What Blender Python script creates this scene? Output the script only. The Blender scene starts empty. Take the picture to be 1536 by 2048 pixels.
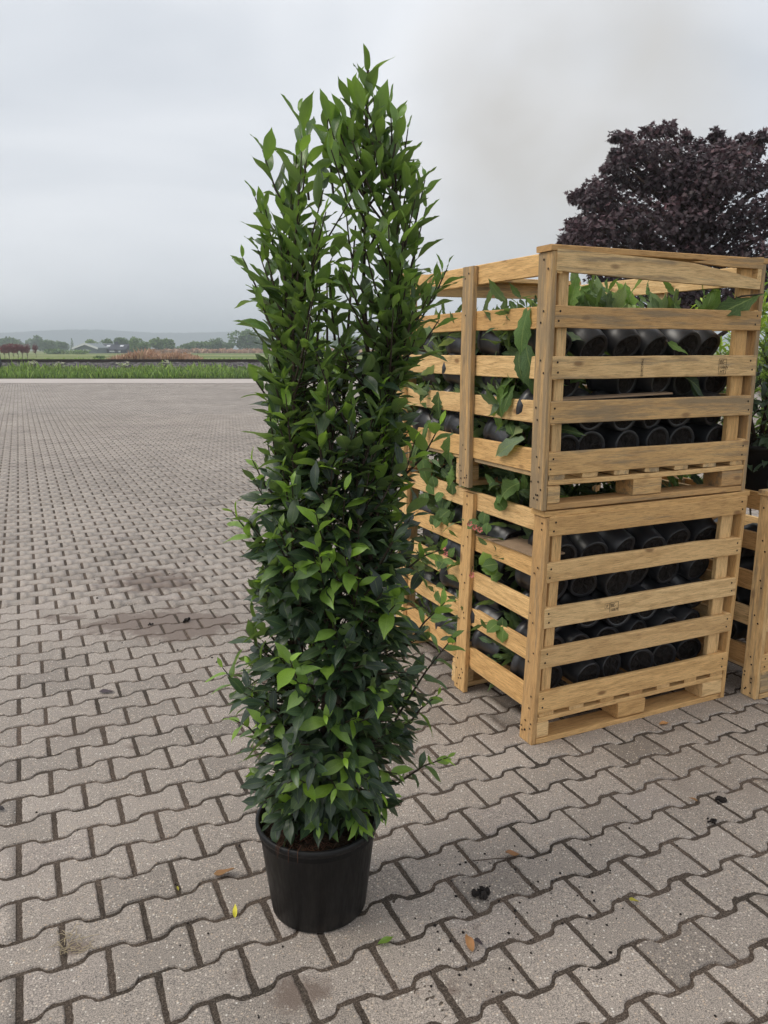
import bpy, math, random
import numpy as np
from mathutils import Vector, Matrix, Euler

random.seed(7)
rng = np.random.default_rng(11)
R = math.radians
scene = bpy.context.scene
col = scene.collection

# ------------------------------------------------------------------ camera
CAM_H, PITCH, FPX = 1.466, R(11.93), 1541.0
cam_d = bpy.data.cameras.new('camera')
cam_d.sensor_fit = 'VERTICAL'
cam_d.sensor_height = 36.0
cam_d.lens = 36.0 * FPX / 2048.0
cam_d.clip_start, cam_d.clip_end = 0.05, 9000.0
cam = bpy.data.objects.new('camera', cam_d)
col.objects.link(cam)
cam.location = (0, 0, CAM_H)
cam.rotation_euler = (math.pi / 2 - PITCH, 0, 0)
scene.camera = cam

# ------------------------------------------------------------------ sky
SUN_EL, SUN_AZ = R(52), R(-105)          # azimuth from +Y, negative = to the left
world = bpy.data.worlds.new('World')
scene.world = world
world.use_nodes = True
wn, wl = world.node_tree.nodes, world.node_tree.links
wn.clear()
w_out = wn.new('ShaderNodeOutputWorld')
sky = wn.new('ShaderNodeTexSky')
sky.sky_type = 'NISHITA'
sky.sun_disc = False
sky.sun_elevation = SUN_EL
sky.sun_rotation = SUN_AZ
sky.air_density, sky.dust_density = 1.0, 3.0
bg_sky = wn.new('ShaderNodeBackground')
bg_sky.inputs['Strength'].default_value = 0.05
wl.new(sky.outputs[0], bg_sky.inputs['Color'])
tc = wn.new('ShaderNodeTexCoord')
mp = wn.new('ShaderNodeMapping')
mp.inputs['Scale'].default_value = (1.0, 1.0, 2.6)
mp.inputs['Location'].default_value = (0.35, 0.1, 0.55)
wl.new(tc.outputs['Generated'], mp.inputs['Vector'])
nz = wn.new('ShaderNodeTexNoise')
nz.inputs['Scale'].default_value = 1.7
nz.inputs['Detail'].default_value = 5
nz.inputs['Roughness'].default_value = 0.45
nz.inputs['Distortion'].default_value = 0.4
wl.new(mp.outputs[0], nz.inputs['Vector'])
cr = wn.new('ShaderNodeValToRGB')
cr.color_ramp.elements[0].position = 0.34
cr.color_ramp.elements[0].color = (0.50, 0.53, 0.575, 1)
cr.color_ramp.elements[1].position = 0.66
cr.color_ramp.elements[1].color = (0.80, 0.81, 0.835, 1)
wl.new(nz.outputs['Fac'], cr.inputs['Fac'])
# a drifting brownish smoke streak in one part of the cloud
dotn = wn.new('ShaderNodeVectorMath'); dotn.operation = 'DOT_PRODUCT'
nrm = wn.new('ShaderNodeVectorMath'); nrm.operation = 'NORMALIZE'
wl.new(tc.outputs['Generated'], nrm.inputs[0])
wl.new(nrm.outputs[0], dotn.inputs[0])
sd = Vector((0.205, 0.95, 0.225)).normalized()
dotn.inputs[1].default_value = sd
nz2 = wn.new('ShaderNodeTexNoise'); nz2.inputs['Scale'].default_value = 6; nz2.inputs['Detail'].default_value = 4
wl.new(nrm.outputs[0], nz2.inputs['Vector'])
mr = wn.new('ShaderNodeMapRange'); mr.interpolation_type = 'SMOOTHSTEP'
mr.inputs['From Min'].default_value = 0.972; mr.inputs['From Max'].default_value = 1.0
wl.new(dotn.outputs['Value'], mr.inputs['Value'])
mm = wn.new('ShaderNodeMath'); mm.operation = 'MULTIPLY'
wl.new(mr.outputs[0], mm.inputs[0]); wl.new(nz2.outputs['Fac'], mm.inputs[1])
mm2 = wn.new('ShaderNodeMath'); mm2.operation = 'MULTIPLY'; mm2.inputs[1].default_value = 1.7
wl.new(mm.outputs[0], mm2.inputs[0])
mixc = wn.new('ShaderNodeMix'); mixc.data_type = 'RGBA'
mixc.inputs['B'].default_value = (0.50, 0.485, 0.465, 1)
wl.new(mm2.outputs[0], mixc.inputs['Factor']); wl.new(cr.outputs[0], mixc.inputs['A'])
bg_c = wn.new('ShaderNodeBackground')
bg_c.inputs['Strength'].default_value = 1.12
wl.new(mixc.outputs['Result'], bg_c.inputs['Color'])
mixs = wn.new('ShaderNodeMixShader')
mixs.inputs[0].default_value = 0.93
wl.new(bg_sky.outputs[0], mixs.inputs[1]); wl.new(bg_c.outputs[0], mixs.inputs[2])
wl.new(mixs.outputs[0], w_out.inputs['Surface'])

sun_d = bpy.data.lights.new('sun', 'SUN')
sun_d.energy = 1.5
sun_d.angle = R(28)
sun_d.color = (1.0, 0.93, 0.82)
sun = bpy.data.objects.new('sun', sun_d)
col.objects.link(sun)
sdir = Vector((math.sin(SUN_AZ) * math.cos(SUN_EL), math.cos(SUN_AZ) * math.cos(SUN_EL), math.sin(SUN_EL)))
sun.rotation_euler = sdir.to_track_quat('Z', 'Y').to_euler()
sun.location = (-8, -4, 12)

vs = scene.view_settings
vs.view_transform = 'Standard'
vs.look = 'None'
vs.exposure = 0.35
vs.gamma = 1.0
scene.cycles.use_denoising = True
scene.cycles.use_adaptive_sampling = True
scene.cycles.adaptive_threshold = 0.02
scene.cycles.max_bounces = 5
scene.cycles.diffuse_bounces = 3
scene.cycles.glossy_bounces = 2
scene.cycles.transmission_bounces = 3
scene.cycles.transparent_max_bounces = 8
scene.cycles.volume_bounces = 0

# ------------------------------------------------------------------ helpers
def at(x, y, Y):
    """photo direction (x, y) met at ground distance Y -> world point"""
    dx, dy = (x - 768) / FPX, (y - 1024) / FPX
    c, s = math.cos(PITCH), math.sin(PITCH)
    d = Vector((dx, c - dy * s, -s - dy * c))
    return Vector((0, 0, CAM_H)) + d * (Y / d.y)

def gnd(x, y, z=0.0):
    dx, dy = (x - 768) / FPX, (y - 1024) / FPX
    c, s = math.cos(PITCH), math.sin(PITCH)
    d = Vector((dx, c - dy * s, -s - dy * c))
    return Vector((0, 0, CAM_H)) + d * ((z - CAM_H) / d.z)

def pix_np(P):
    c, s = math.cos(PITCH), math.sin(PITCH)
    v = np.asarray(P) - np.array([0, 0, CAM_H])
    f = v[:, 1] * c - v[:, 2] * s
    dn = -v[:, 1] * s - v[:, 2] * c
    return 768 + FPX * v[:, 0] / f, 1024 + FPX * dn / f, f

def link(o, parent=None):
    col.objects.link(o)
    if parent is not None:
        o.parent = parent
    return o

def tag(o, label=None, cat=None, group=None, kind=None):
    if label: o['label'] = label
    if cat: o['category'] = cat
    if group: o['group'] = group
    if kind: o['kind'] = kind
    return o

def empty(name, loc=(0, 0, 0), rot=(0, 0, 0)):
    o = bpy.data.objects.new(name, None)
    o.empty_display_size = 0.1
    o.location = loc
    o.rotation_euler = rot
    return link(o)

class MB:
    """collects verts/faces for one mesh object"""
    def __init__(self):
        self.v, self.f, self.uv = [], [], []
    def add(self, vs_, fs_, uv=None):
        n = len(self.v)
        self.v += [tuple(p) for p in vs_]
        self.f += [tuple(i + n for i in f) for f in fs_]
        self.uv += list(uv) if uv is not None else [(0, 0)] * len(vs_)
    def box(self, x0, x1, y0, y1, z0, z1):
        self.add([(x0, y0, z0), (x1, y0, z0), (x1, y1, z0), (x0, y1, z0), (x0, y0, z1), (x1, y0, z1), (x1, y1, z1), (x0, y1, z1)],
                 [(0, 3, 2, 1), (4, 5, 6, 7), (0, 1, 5, 4), (1, 2, 6, 5), (2, 3, 7, 6), (3, 0, 4, 7)])
    def tube(self, pts, rads, seg=6, cap=True):
        pts = [Vector(p) for p in pts]
        rings = []
        for i, p in enumerate(pts):
            d = (pts[min(i + 1, len(pts) - 1)] - pts[max(i - 1, 0)])
            if d.length < 1e-9: d = Vector((0, 0, 1))
            d.normalize()
            a = d.orthogonal().normalized() if abs(d.z) > .95 else d.cross(Vector((0, 0, 1))).normalized()
            b = d.cross(a)
            rings.append([p + (a * math.cos(2 * math.pi * k / seg) + b * math.sin(2 * math.pi * k / seg)) * rads[i] for k in range(seg)])
        vs_ = [q for r in rings for q in r]
        fs_ = []
        for i in range(len(pts) - 1):
            for k in range(seg):
                fs_.append((i * seg + k, i * seg + (k + 1) % seg, (i + 1) * seg + (k + 1) % seg, (i + 1) * seg + k))
        if cap:
            fs_.append(tuple(range(seg))[::-1]); fs_.append(tuple((len(pts) - 1) * seg + k for k in range(seg)))
        self.add(vs_, fs_)
    def lathe(self, prof, seg=28, wob=0.0, rnd=None):
        vs_, fs_ = [], []
        for i, (r, z) in enumerate(prof):
            for k in range(seg):
                a = 2 * math.pi * k / seg
                rr = r * (1 + (wob * math.sin(3 * a + 1.3) + wob * .6 * math.sin(5 * a) if wob else 0))
                vs_.append((rr * math.cos(a), rr * math.sin(a), z))
        for i in range(len(prof) - 1):
            for k in range(seg):
                fs_.append((i * seg + k, i * seg + (k + 1) % seg, (i + 1) * seg + (k + 1) % seg, (i + 1) * seg + k))
        self.add(vs_, fs_)
    def mesh(self, name, mat, smooth=False):
        m = bpy.data.meshes.new(name)
        m.from_pydata(self.v, [], self.f)
        if any(u != (0, 0) for u in self.uv):
            ul = m.uv_layers.new(name='UVMap')
            li = np.empty(len(m.loops), dtype=np.int32); m.loops.foreach_get('vertex_index', li)
            ul.data.foreach_set('uv', np.array(self.uv, dtype=np.float32)[li].ravel())
        for mm_ in (mat if isinstance(mat, (list, tuple)) else [mat]):
            m.materials.append(mm_)
        if smooth: m.polygons.foreach_set('use_smooth', [True] * len(m.polygons))
        m.update()
        return m
    def build(self, name, mat, parent=None, smooth=False):
        return link(bpy.data.objects.new(name, self.mesh(name, mat, smooth)), parent)

def np_mesh(name, V, tris, mat, uv=None, attrs=None, smooth=True):
    """V (n,3); tris (m,k) one polygon size"""
    V = np.ascontiguousarray(V, dtype=np.float32); tris = np.ascontiguousarray(tris, dtype=np.int32)
    m = bpy.data.meshes.new(name)
    k = tris.shape[1]
    m.vertices.add(len(V)); m.vertices.foreach_set('co', V.ravel())
    m.loops.add(tris.size); m.loops.foreach_set('vertex_index', tris.ravel())
    m.polygons.add(len(tris)); m.polygons.foreach_set('loop_start', np.arange(0, tris.size, k, dtype=np.int32))
    if smooth: m.polygons.foreach_set('use_smooth', np.ones(len(tris), dtype=bool))
    m.update(calc_edges=True)
    if uv is not None:
        ul = m.uv_layers.new(name='UVMap'); ul.data.foreach_set('uv', np.asarray(uv, dtype=np.float32)[tris.ravel()].ravel())
    for n, a in (attrs or {}).items():
        at_ = m.attributes.new(n, 'FLOAT', 'POINT'); at_.data.foreach_set('value', np.asarray(a, dtype=np.float32))
    m.materials.append(mat)
    return m

def frames(d, up):
    """rotation matrices (n,3,3) with columns x,y,z: y along d, z near up"""
    d = d / np.linalg.norm(d, axis=1, keepdims=True)
    x = np.cross(d, up); x /= (np.linalg.norm(x, axis=1, keepdims=True) + 1e-9)
    z = np.cross(x, d)
    return np.stack([x, d, z], axis=2)

# ------------------------------------------------------------------ materials
def new_mat(name):
    m = bpy.data.materials.new(name)
    m.use_nodes = True
    nt = m.node_tree
    nt.nodes.clear()
    out = nt.nodes.new('ShaderNodeOutputMaterial')
    return m, nt.nodes, nt.links, out

def N(nodes, typ, **kw):
    n = nodes.new(typ)
    for k, v in kw.items():
        if k in n.inputs.keys(): n.inputs[k].default_value = v
        else: setattr(n, k, v)
    return n

def ramp(nodes, stops, interp='LINEAR'):
    r = nodes.new('ShaderNodeValToRGB')
    e = r.color_ramp.elements
    while len(e) < len(stops): e.new(0.5)
    for i, (p, c) in enumerate(stops):
        e[i].position = p
        e[i].color = (*c, 1) if len(c) == 3 else c
    r.color_ramp.interpolation = interp
    return r

def mixrgb(nodes, links, fac, a, b, mode='MIX'):
    n = nodes.new('ShaderNodeMix'); n.data_type = 'RGBA'; n.blend_type = mode
    for key, val in (('Factor', fac), ('A', a), ('B', b)):
        if hasattr(val, 'is_output'): links.new(val, n.inputs[key])
        elif isinstance(val, tuple): n.inputs[key].default_value = (*val, 1)
        else: n.inputs[key].default_value = val
    return n.outputs['Result']

def fmath(nodes, links, op, a, b=None, clamp=False):
    n = nodes.new('ShaderNodeMath'); n.operation = op; n.use_clamp = clamp
    for i, v in enumerate((a, b)):
        if v is None: continue
        if hasattr(v, 'is_output'): links.new(v, n.inputs[i])
        else: n.inputs[i].default_value = v
    return n.outputs[0]

def maprange(nodes, links, v, a, b, c=0.0, d=1.0, smooth=True):
    n = nodes.new('ShaderNodeMapRange')
    n.interpolation_type = 'SMOOTHSTEP' if smooth else 'LINEAR'
    links.new(v, n.inputs['Value'])
    n.inputs['From Min'].default_value = a; n.inputs['From Max'].default_value = b
    n.inputs['To Min'].default_value = c; n.inputs['To Max'].default_value = d
    return n.outputs[0]

def simple_mat(name, c, rough=0.8, noise=0.0, scale=8.0, spec=0.3, bump=0.0, c2=None, coord='Object', metal=0.0, span=(0.3, 0.7)):
    m, n, l, out = new_mat(name)
    b = N(n, 'ShaderNodeBsdfPrincipled', Roughness=rough, Metallic=metal)
    b.inputs['Specular IOR Level'].default_value = spec
    t = N(n, 'ShaderNodeTexCoord')
    nz_ = N(n, 'ShaderNodeTexNoise', Scale=scale, Detail=5.0, Roughness=0.6)
    l.new(t.outputs[coord], nz_.inputs['Vector'])
    if c2 is None: c2 = tuple(v * (1 - noise) for v in c)
    rp = ramp(n, [(span[0], c2), (span[1], c)])
    l.new(nz_.outputs['Fac'], rp.inputs['Fac'])
    l.new(rp.outputs[0], b.inputs['Base Color'])
    if bump:
        bp = N(n, 'ShaderNodeBump', Strength=bump, Distance=0.01)
        l.new(nz_.outputs['Fac'], bp.inputs['Height']); l.new(bp.outputs[0], b.inputs['Normal'])
    l.new(b.outputs[0], out.inputs['Surface'])
    return m

# spots of spilled soil on the yard: (x, y, rx, ry, strength)
SPOTS = []
for (px, py, rx, ry, st) in [(600, 1985, .13, .075, .95), (150, 1895, .06, .045, .8), (330, 1246, .48, .30, 1.45), (310, 1160, .48, .28, 1.25), (130, 1236, .20, .09, .85), (200, 1262, .2, .07, .6),
                             (830, 1800, .22, .12, .32), (1010, 1850, .2, .12, .30), (560, 1850, .09, .08, .45), (275, 1490, .10, .06, .7),
                             (1330, 1460, .13, .07, .6), (470, 1960, .08, .07, .5), (340, 1125, .25, .12, .45), (900, 1975, .2, .08, .6)]:
    g_ = gnd(px, py)
    SPOTS.append((g_.x, g_.y, rx, ry, st))

def spot_mask(n, l, pos):
    nzs = N(n, 'ShaderNodeTexNoise', Scale=14.0, Detail=9.0, Roughness=0.75)
    l.new(pos, nzs.inputs['Vector'])
    acc = None
    for (x, y, rx, ry, st) in SPOTS:
        mp_ = N(n, 'ShaderNodeMapping', vector_type='TEXTURE')
        mp_.inputs['Location'].default_value = (x, y, 0)
        mp_.inputs['Scale'].default_value = (rx, ry, 1e3)
        l.new(pos, mp_.inputs['Vector'])
        ln = N(n, 'ShaderNodeVectorMath', operation='LENGTH'); l.new(mp_.outputs[0], ln.inputs[0])
        v = maprange(n, l, ln.outputs['Value'], 0.0, 1.7, st, -.35)
        acc = v if acc is None else fmath(n, l, 'MAXIMUM', acc, v)
    a = fmath(n, l, 'ADD', acc, fmath(n, l, 'MULTIPLY', fmath(n, l, 'SUBTRACT', nzs.outputs['Fac'], 0.5), 2.2))
    nlo = N(n, 'ShaderNodeTexNoise', Scale=3.4, Detail=4.0, Roughness=0.6); l.new(pos, nlo.inputs['Vector'])
    a = fmath(n, l, 'ADD', a, fmath(n, l, 'MULTIPLY', fmath(n, l, 'SUBTRACT', nlo.outputs['Fac'], 0.5), 2.4))
    # scattered light soiling everywhere
    nb = N(n, 'ShaderNodeTexNoise', Scale=1.3, Detail=5.0, Roughness=0.65); l.new(pos, nb.inputs['Vector'])
    soil = maprange(n, l, nb.outputs['Fac'], 0.55, 0.80, 0.0, 0.5)
    return fmath(n, l, 'MAXIMUM', maprange(n, l, a, 0.35, 0.95), soil), nzs.outputs['Fac']

def paver_material():
    m, n, l, out = new_mat('concrete_paver')
    b = N(n, 'ShaderNodeBsdfPrincipled', Roughness=0.62)
    b.inputs['Specular IOR Level'].default_value = 0.5
    g = N(n, 'ShaderNodeNewGeometry'); oi = N(n, 'ShaderNodeObjectInfo')
    pos = g.outputs['Position']
    # colour of the individual stone
    rsum = fmath(n, l, 'FRACT', fmath(n, l, 'ADD', g.outputs['Random Per Island'], oi.outputs['Random']))
    base = ramp(n, [(0.0, (0.20, 0.174, 0.152)), (0.10, (0.268, 0.236, 0.208)), (0.5, (0.298, 0.262, 0.231)), (0.85, (0.325, 0.287, 0.255)), (1.0, (0.305, 0.268, 0.242))])
    l.new(rsum, base.inputs['Fac'])
    # big soft blotches over the yard
    nb = N(n, 'ShaderNodeTexNoise', Scale=0.55, Detail=4.0, Roughness=0.6); l.new(pos, nb.inputs['Vector'])
    blot = ramp(n, [(0.3, (0.80, 0.785, 0.77)), (0.7, (1.12, 1.10, 1.085))]); l.new(nb.outputs['Fac'], blot.inputs['Fac'])
    c = mixrgb(n, l, 1.0, base.outputs[0], blot.outputs[0], 'MULTIPLY')
    # aggregate: fine grains, dark pits and pale pebbles
    n1 = N(n, 'ShaderNodeTexNoise', Scale=330.0, Detail=3.0, Roughness=0.7); l.new(pos, n1.inputs['Vector'])
    gr = ramp(n, [(0.33, (0.25, 0.24, 0.23)), (0.5, (1, 1, 1)), (0.67, (1.8, 1.76, 1.7))]); l.new(n1.outputs['Fac'], gr.inputs['Fac'])
    c = mixrgb(n, l, 1.0, c, gr.outputs[0], 'MULTIPLY')
    vo = N(n, 'ShaderNodeTexVoronoi', Scale=125.0); l.new(pos, vo.inputs['Vector'])
    sel = N(n, 'ShaderNodeSeparateColor'); l.new(vo.outputs['Color'], sel.inputs[0])
    peb = fmath(n, l, 'MULTIPLY', maprange(n, l, vo.outputs['Distance'], 0.22, 0.40, 1.0, 0.0), maprange(n, l, sel.outputs[0], 0.60, 0.66))
    pc = ramp(n, [(0.0, (0.62, 0.56, 0.48)), (0.5, (0.48, 0.36, 0.26)), (1.0, (0.74, 0.70, 0.64))]); l.new(sel.outputs[1], pc.inputs['Fac'])
    c = mixrgb(n, l, fmath(n, l, 'MULTIPLY', peb, 0.95), c, pc.outputs[0])
    dk = fmath(n, l, 'MULTIPLY', maprange(n, l, vo.outputs['Distance'], 0.2, 0.45, 1.0, 0.0), maprange(n, l, sel.outputs[0], 0.14, 0.10))
    c = mixrgb(n, l, fmath(n, l, 'MULTIPLY', dk, 0.7), c, (0.09, 0.08, 0.075))
    sm, nzs = spot_mask(n, l, pos)
    sc = ramp(n, [(0.3, (0.098, 0.070, 0.055)), (0.7, (0.205, 0.152, 0.122))]); l.new(n1.outputs['Fac'], sc.inputs['Fac'])
    c = mixrgb(n, l, fmath(n, l, 'MULTIPLY', sm, 0.88), c, sc.outputs[0])
    l.new(c, b.inputs['Base Color'])
    bp = N(n, 'ShaderNodeBump', Strength=0.6, Distance=0.0025)
    h = fmath(n, l, 'ADD', n1.outputs['Fac'], fmath(n, l, 'MULTIPLY', peb, 0.35))
    l.new(h, bp.inputs['Height']); l.new(bp.outputs[0], b.inputs['Normal'])
    l.new(b.outputs[0], out.inputs['Surface'])
    return m

def joint_material():
    m, n, l, out = new_mat('joint_sand')
    b = N(n, 'ShaderNodeBsdfPrincipled', Roughness=0.95)
    b.inputs['Specular IOR Level'].default_value = 0.1
    g = N(n, 'ShaderNodeNewGeometry')
    n1 = N(n, 'ShaderNodeTexNoise', Scale=260.0, Detail=4.0, Roughness=0.75); l.new(g.outputs['Position'], n1.inputs['Vector'])
    n2 = N(n, 'ShaderNodeTexNoise', Scale=3.0, Detail=4.0); l.new(g.outputs['Position'], n2.inputs['Vector'])
    a = ramp(n, [(0.30, (0.030, 0.025, 0.022)), (0.52, (0.095, 0.078, 0.066)), (0.72, (0.30, 0.255, 0.215))]); l.new(n1.outputs['Fac'], a.inputs['Fac'])
    bl = ramp(n, [(0.35, (0.65, 0.65, 0.63)), (0.65, (1.25, 1.15, 1.08))]); l.new(n2.outputs['Fac'], bl.inputs['Fac'])
    l.new(mixrgb(n, l, 1.0, a.outputs[0], bl.outputs[0], 'MULTIPLY'), b.inputs['Base Color'])
    bp = N(n, 'ShaderNodeBump', Strength=0.9, Distance=0.004); l.new(n1.outputs['Fac'], bp.inputs['Height']); l.new(bp.outputs[0], b.inputs['Normal'])
    l.new(b.outputs[0], out.inputs['Surface'])
    return m

def wood_material():
    m, n, l, out = new_mat('rough_sawn_pine')
    b = N(n, 'ShaderNodeBsdfPrincipled', Roughness=0.72)
    b.inputs['Specular IOR Level'].default_value = 0.25
    t = N(n, 'ShaderNodeTexCoord'); oi = N(n, 'ShaderNodeObjectInfo')
    wa = N(n, 'ShaderNodeAttribute', attribute_type='OBJECT', attribute_name='weather_and_light')
    off = N(n, 'ShaderNodeVectorMath', operation='SCALE'); off.inputs[0].default_value = (31.0, 17.0, 23.0); l.new(oi.outputs['Random'], off.inputs['Scale'])
    ad = N(n, 'ShaderNodeVectorMath', operation='ADD'); l.new(t.outputs['Object'], ad.inputs[0]); l.new(off.outputs[0], ad.inputs[1])
    st = N(n, 'ShaderNodeMapping'); st.inputs['Scale'].default_value = (1.6, 9.0, 9.0); l.new(ad.outputs[0], st.inputs['Vector'])
    warp = N(n, 'ShaderNodeTexNoise', Scale=1.1, Detail=2.0); l.new(st.outputs[0], warp.inputs['Vector'])
    wv = N(n, 'ShaderNodeTexNoise', Scale=7.0, Detail=4.0, Roughness=0.6, Distortion=0.6)
    st2 = N(n, 'ShaderNodeMapping'); st2.inputs['Scale'].default_value = (0.9, 11.0, 11.0); l.new(ad.outputs[0], st2.inputs['Vector']); l.new(st2.outputs[0], wv.inputs['Vector'])
    ring = fmath(n, l, 'SINE', fmath(n, l, 'MULTIPLY', fmath(n, l, 'ADD', warp.outputs['Fac'], fmath(n, l, 'MULTIPLY', wv.outputs['Fac'], 0.18)), 38.0))
    ringf = maprange(n, l, ring, -0.4, 1.0)
    fine = N(n, 'ShaderNodeTexNoise', Scale=30.0, Detail=5.0, Roughness=0.7)
    st3 = N(n, 'ShaderNodeMapping'); st3.inputs['Scale'].default_value = (0.7, 14.0, 14.0); l.new(ad.outputs[0], st3.inputs['Vector']); l.new(st3.outputs[0], fine.inputs['Vector'])
    tone = ramp(n, [(0.0, (0.54, 0.305, 0.12)), (0.25, (0.72, 0.44, 0.18)), (0.5, (0.80, 0.52, 0.235)), (0.75, (0.82, 0.57, 0.285)), (1.0, (0.64, 0.375, 0.145))]); l.new(oi.outputs['Random'], tone.inputs['Fac'])
    c = mixrgb(n, l, fmath(n, l, 'MULTIPLY', ringf, 0.34), tone.outputs[0], (0.40, 0.215, 0.075))
    fr = ramp(n, [(0.34, (0.56, 0.50, 0.43)), (0.5, (1, 1, 1)), (0.68, (1.13, 1.12, 1.10))]); l.new(fine.outputs['Fac'], fr.inputs['Fac'])
    c = mixrgb(n, l, 1.0, c, fr.outputs[0], 'MULTIPLY')
    # knots
    vo = N(n, 'ShaderNodeTexVoronoi', Scale=4.6); stk = N(n, 'ShaderNodeMapping'); stk.inputs['Scale'].default_value = (1.2, 2.6, 2.6); l.new(ad.outputs[0], stk.inputs['Vector']); l.new(stk.outputs[0], vo.inputs['Vector'])
    kn = maprange(n, l, vo.outputs['Distance'], 0.06, 0.17, 1.0, 0.0)
    c = mixrgb(n, l, fmath(n, l, 'MULTIPLY', kn, 0.75), c, (0.17, 0.075, 0.028))
    # grey weathering streaks
    gst = N(n, 'ShaderNodeTexNoise', Scale=3.2, Detail=6.0, Roughness=0.72)
    st4 = N(n, 'ShaderNodeMapping'); st4.inputs['Scale'].default_value = (0.7, 10.0, 10.0); l.new(ad.outputs[0], st4.inputs['Vector']); l.new(st4.outputs[0], gst.inputs['Vector'])
    thr = fmath(n, l, 'SUBTRACT', gst.outputs['Fac'], fmath(n, l, 'SUBTRACT', 0.74, fmath(n, l, 'MULTIPLY', wa.outputs['Fac'], 0.36)))
    wm = maprange(n, l, thr, 0.0, 0.18)
    gc = mixrgb(n, l, fine.outputs['Fac'], (0.10, 0.075, 0.05), (0.33, 0.26, 0.175))
    c = mixrgb(n, l, fmath(n, l, 'MULTIPLY', wm, 0.8), c, gc)
    c = mixrgb(n, l, fmath(n, l, 'MULTIPLY', wa.outputs['Fac'], 0.28), c, (0.40, 0.30, 0.18))
    # ends of boards (end grain) are darker and rougher: texture-space x is the length
    l.new(c, b.inputs['Base Color'])
    bp = N(n, 'ShaderNodeBump', Strength=0.45, Distance=0.003)
    l.new(fmath(n, l, 'ADD', fine.outputs['Fac'], fmath(n, l, 'MULTIPLY', ringf, 0.2)), bp.inputs['Height']); l.new(bp.outputs[0], b.inputs['Normal'])
    l.new(b.outputs[0], out.inputs['Surface'])
    return m

def leaf_material(name, old, mid, young, rough=0.38, trans=0.28, rib=0.35, spec=0.5, jitter=0.35, under_c=(0.16, 0.22, 0.10), tr_c=(1.9, 2.0, 0.8)):
    """attribute 'age' on the mesh: 0 old leaf .. 1 fresh leaf"""
    m, n, l, out = new_mat(name)
    b = N(n, 'ShaderNodeBsdfPrincipled', Roughness=rough)
    b.inputs['Specular IOR Level'].default_value = spec
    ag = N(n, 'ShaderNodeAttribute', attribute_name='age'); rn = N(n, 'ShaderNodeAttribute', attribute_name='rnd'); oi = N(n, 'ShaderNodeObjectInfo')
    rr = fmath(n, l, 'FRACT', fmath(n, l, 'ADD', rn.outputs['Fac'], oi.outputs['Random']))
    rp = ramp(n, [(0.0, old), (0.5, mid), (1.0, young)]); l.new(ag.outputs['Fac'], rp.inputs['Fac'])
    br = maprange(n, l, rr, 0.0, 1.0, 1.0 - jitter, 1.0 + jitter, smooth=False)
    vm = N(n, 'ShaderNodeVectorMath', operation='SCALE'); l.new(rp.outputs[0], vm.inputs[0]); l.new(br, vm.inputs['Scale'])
    uv = N(n, 'ShaderNodeUVMap'); sx = N(n, 'ShaderNodeSeparateXYZ'); l.new(uv.outputs[0], sx.inputs[0])
    dx = fmath(n, l, 'ABSOLUTE', fmath(n, l, 'SUBTRACT', sx.outputs[0], 0.5))
    midrib = maprange(n, l, dx, 0.015, 0.05, 1.0, 0.0)
    # side veins
    ve = fmath(n, l, 'SINE', fmath(n, l, 'MULTIPLY', fmath(n, l, 'SUBTRACT', sx.outputs[1], fmath(n, l, 'MULTIPLY', dx, 0.55)), 62.0))
    vein = fmath(n, l, 'MULTIPLY', maprange(n, l, ve, 0.75, 1.0), 0.35)
    vt = fmath(n, l, 'MULTIPLY', fmath(n, l, 'MAXIMUM', midrib, vein), rib)
    nzl = N(n, 'ShaderNodeTexNoise', Scale=45.0, Detail=3.0); tcl = N(n, 'ShaderNodeTexCoord'); l.new(tcl.outputs['Object'], nzl.inputs['Vector'])
    mo = ramp(n, [(0.3, (0.8, 0.82, 0.8)), (0.7, (1.15, 1.12, 1.1))]); l.new(nzl.outputs['Fac'], mo.inputs['Fac'])
    c0 = mixrgb(n, l, 1.0, vm.outputs[0], mo.outputs[0], 'MULTIPLY')
    lite = mixrgb(n, l, 0.6, c0, (0.28, 0.36, 0.12))
    c = mixrgb(n, l, vt, c0, lite)
    # paler underside
    g = N(n, 'ShaderNodeNewGeometry')
    under = mixrgb(n, l, 0.45, c, under_c)
    c2 = mixrgb(n, l, g.outputs['Backfacing'], c, under)
    l.new(c2, b.inputs['Base Color'])
    bp = N(n, 'ShaderNodeBump', Strength=0.35, Distance=0.004); l.new(fmath(n, l, 'ADD', vein, nzl.outputs['Fac']), bp.inputs['Height']); l.new(bp.outputs[0], b.inputs['Normal'])
    tr = N(n, 'ShaderNodeBsdfTranslucent')
    tcol = mixrgb(n, l, 1.0, c2, tr_c, 'MULTIPLY'); l.new(tcol, tr.inputs['Color'])
    mx = N(n, 'ShaderNodeMixShader'); mx.inputs[0].default_value = trans
    l.new(b.outputs[0], mx.inputs[1]); l.new(tr.outputs[0], mx.inputs[2]); l.new(mx.outputs[0], out.inputs['Surface'])
    return m

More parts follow.
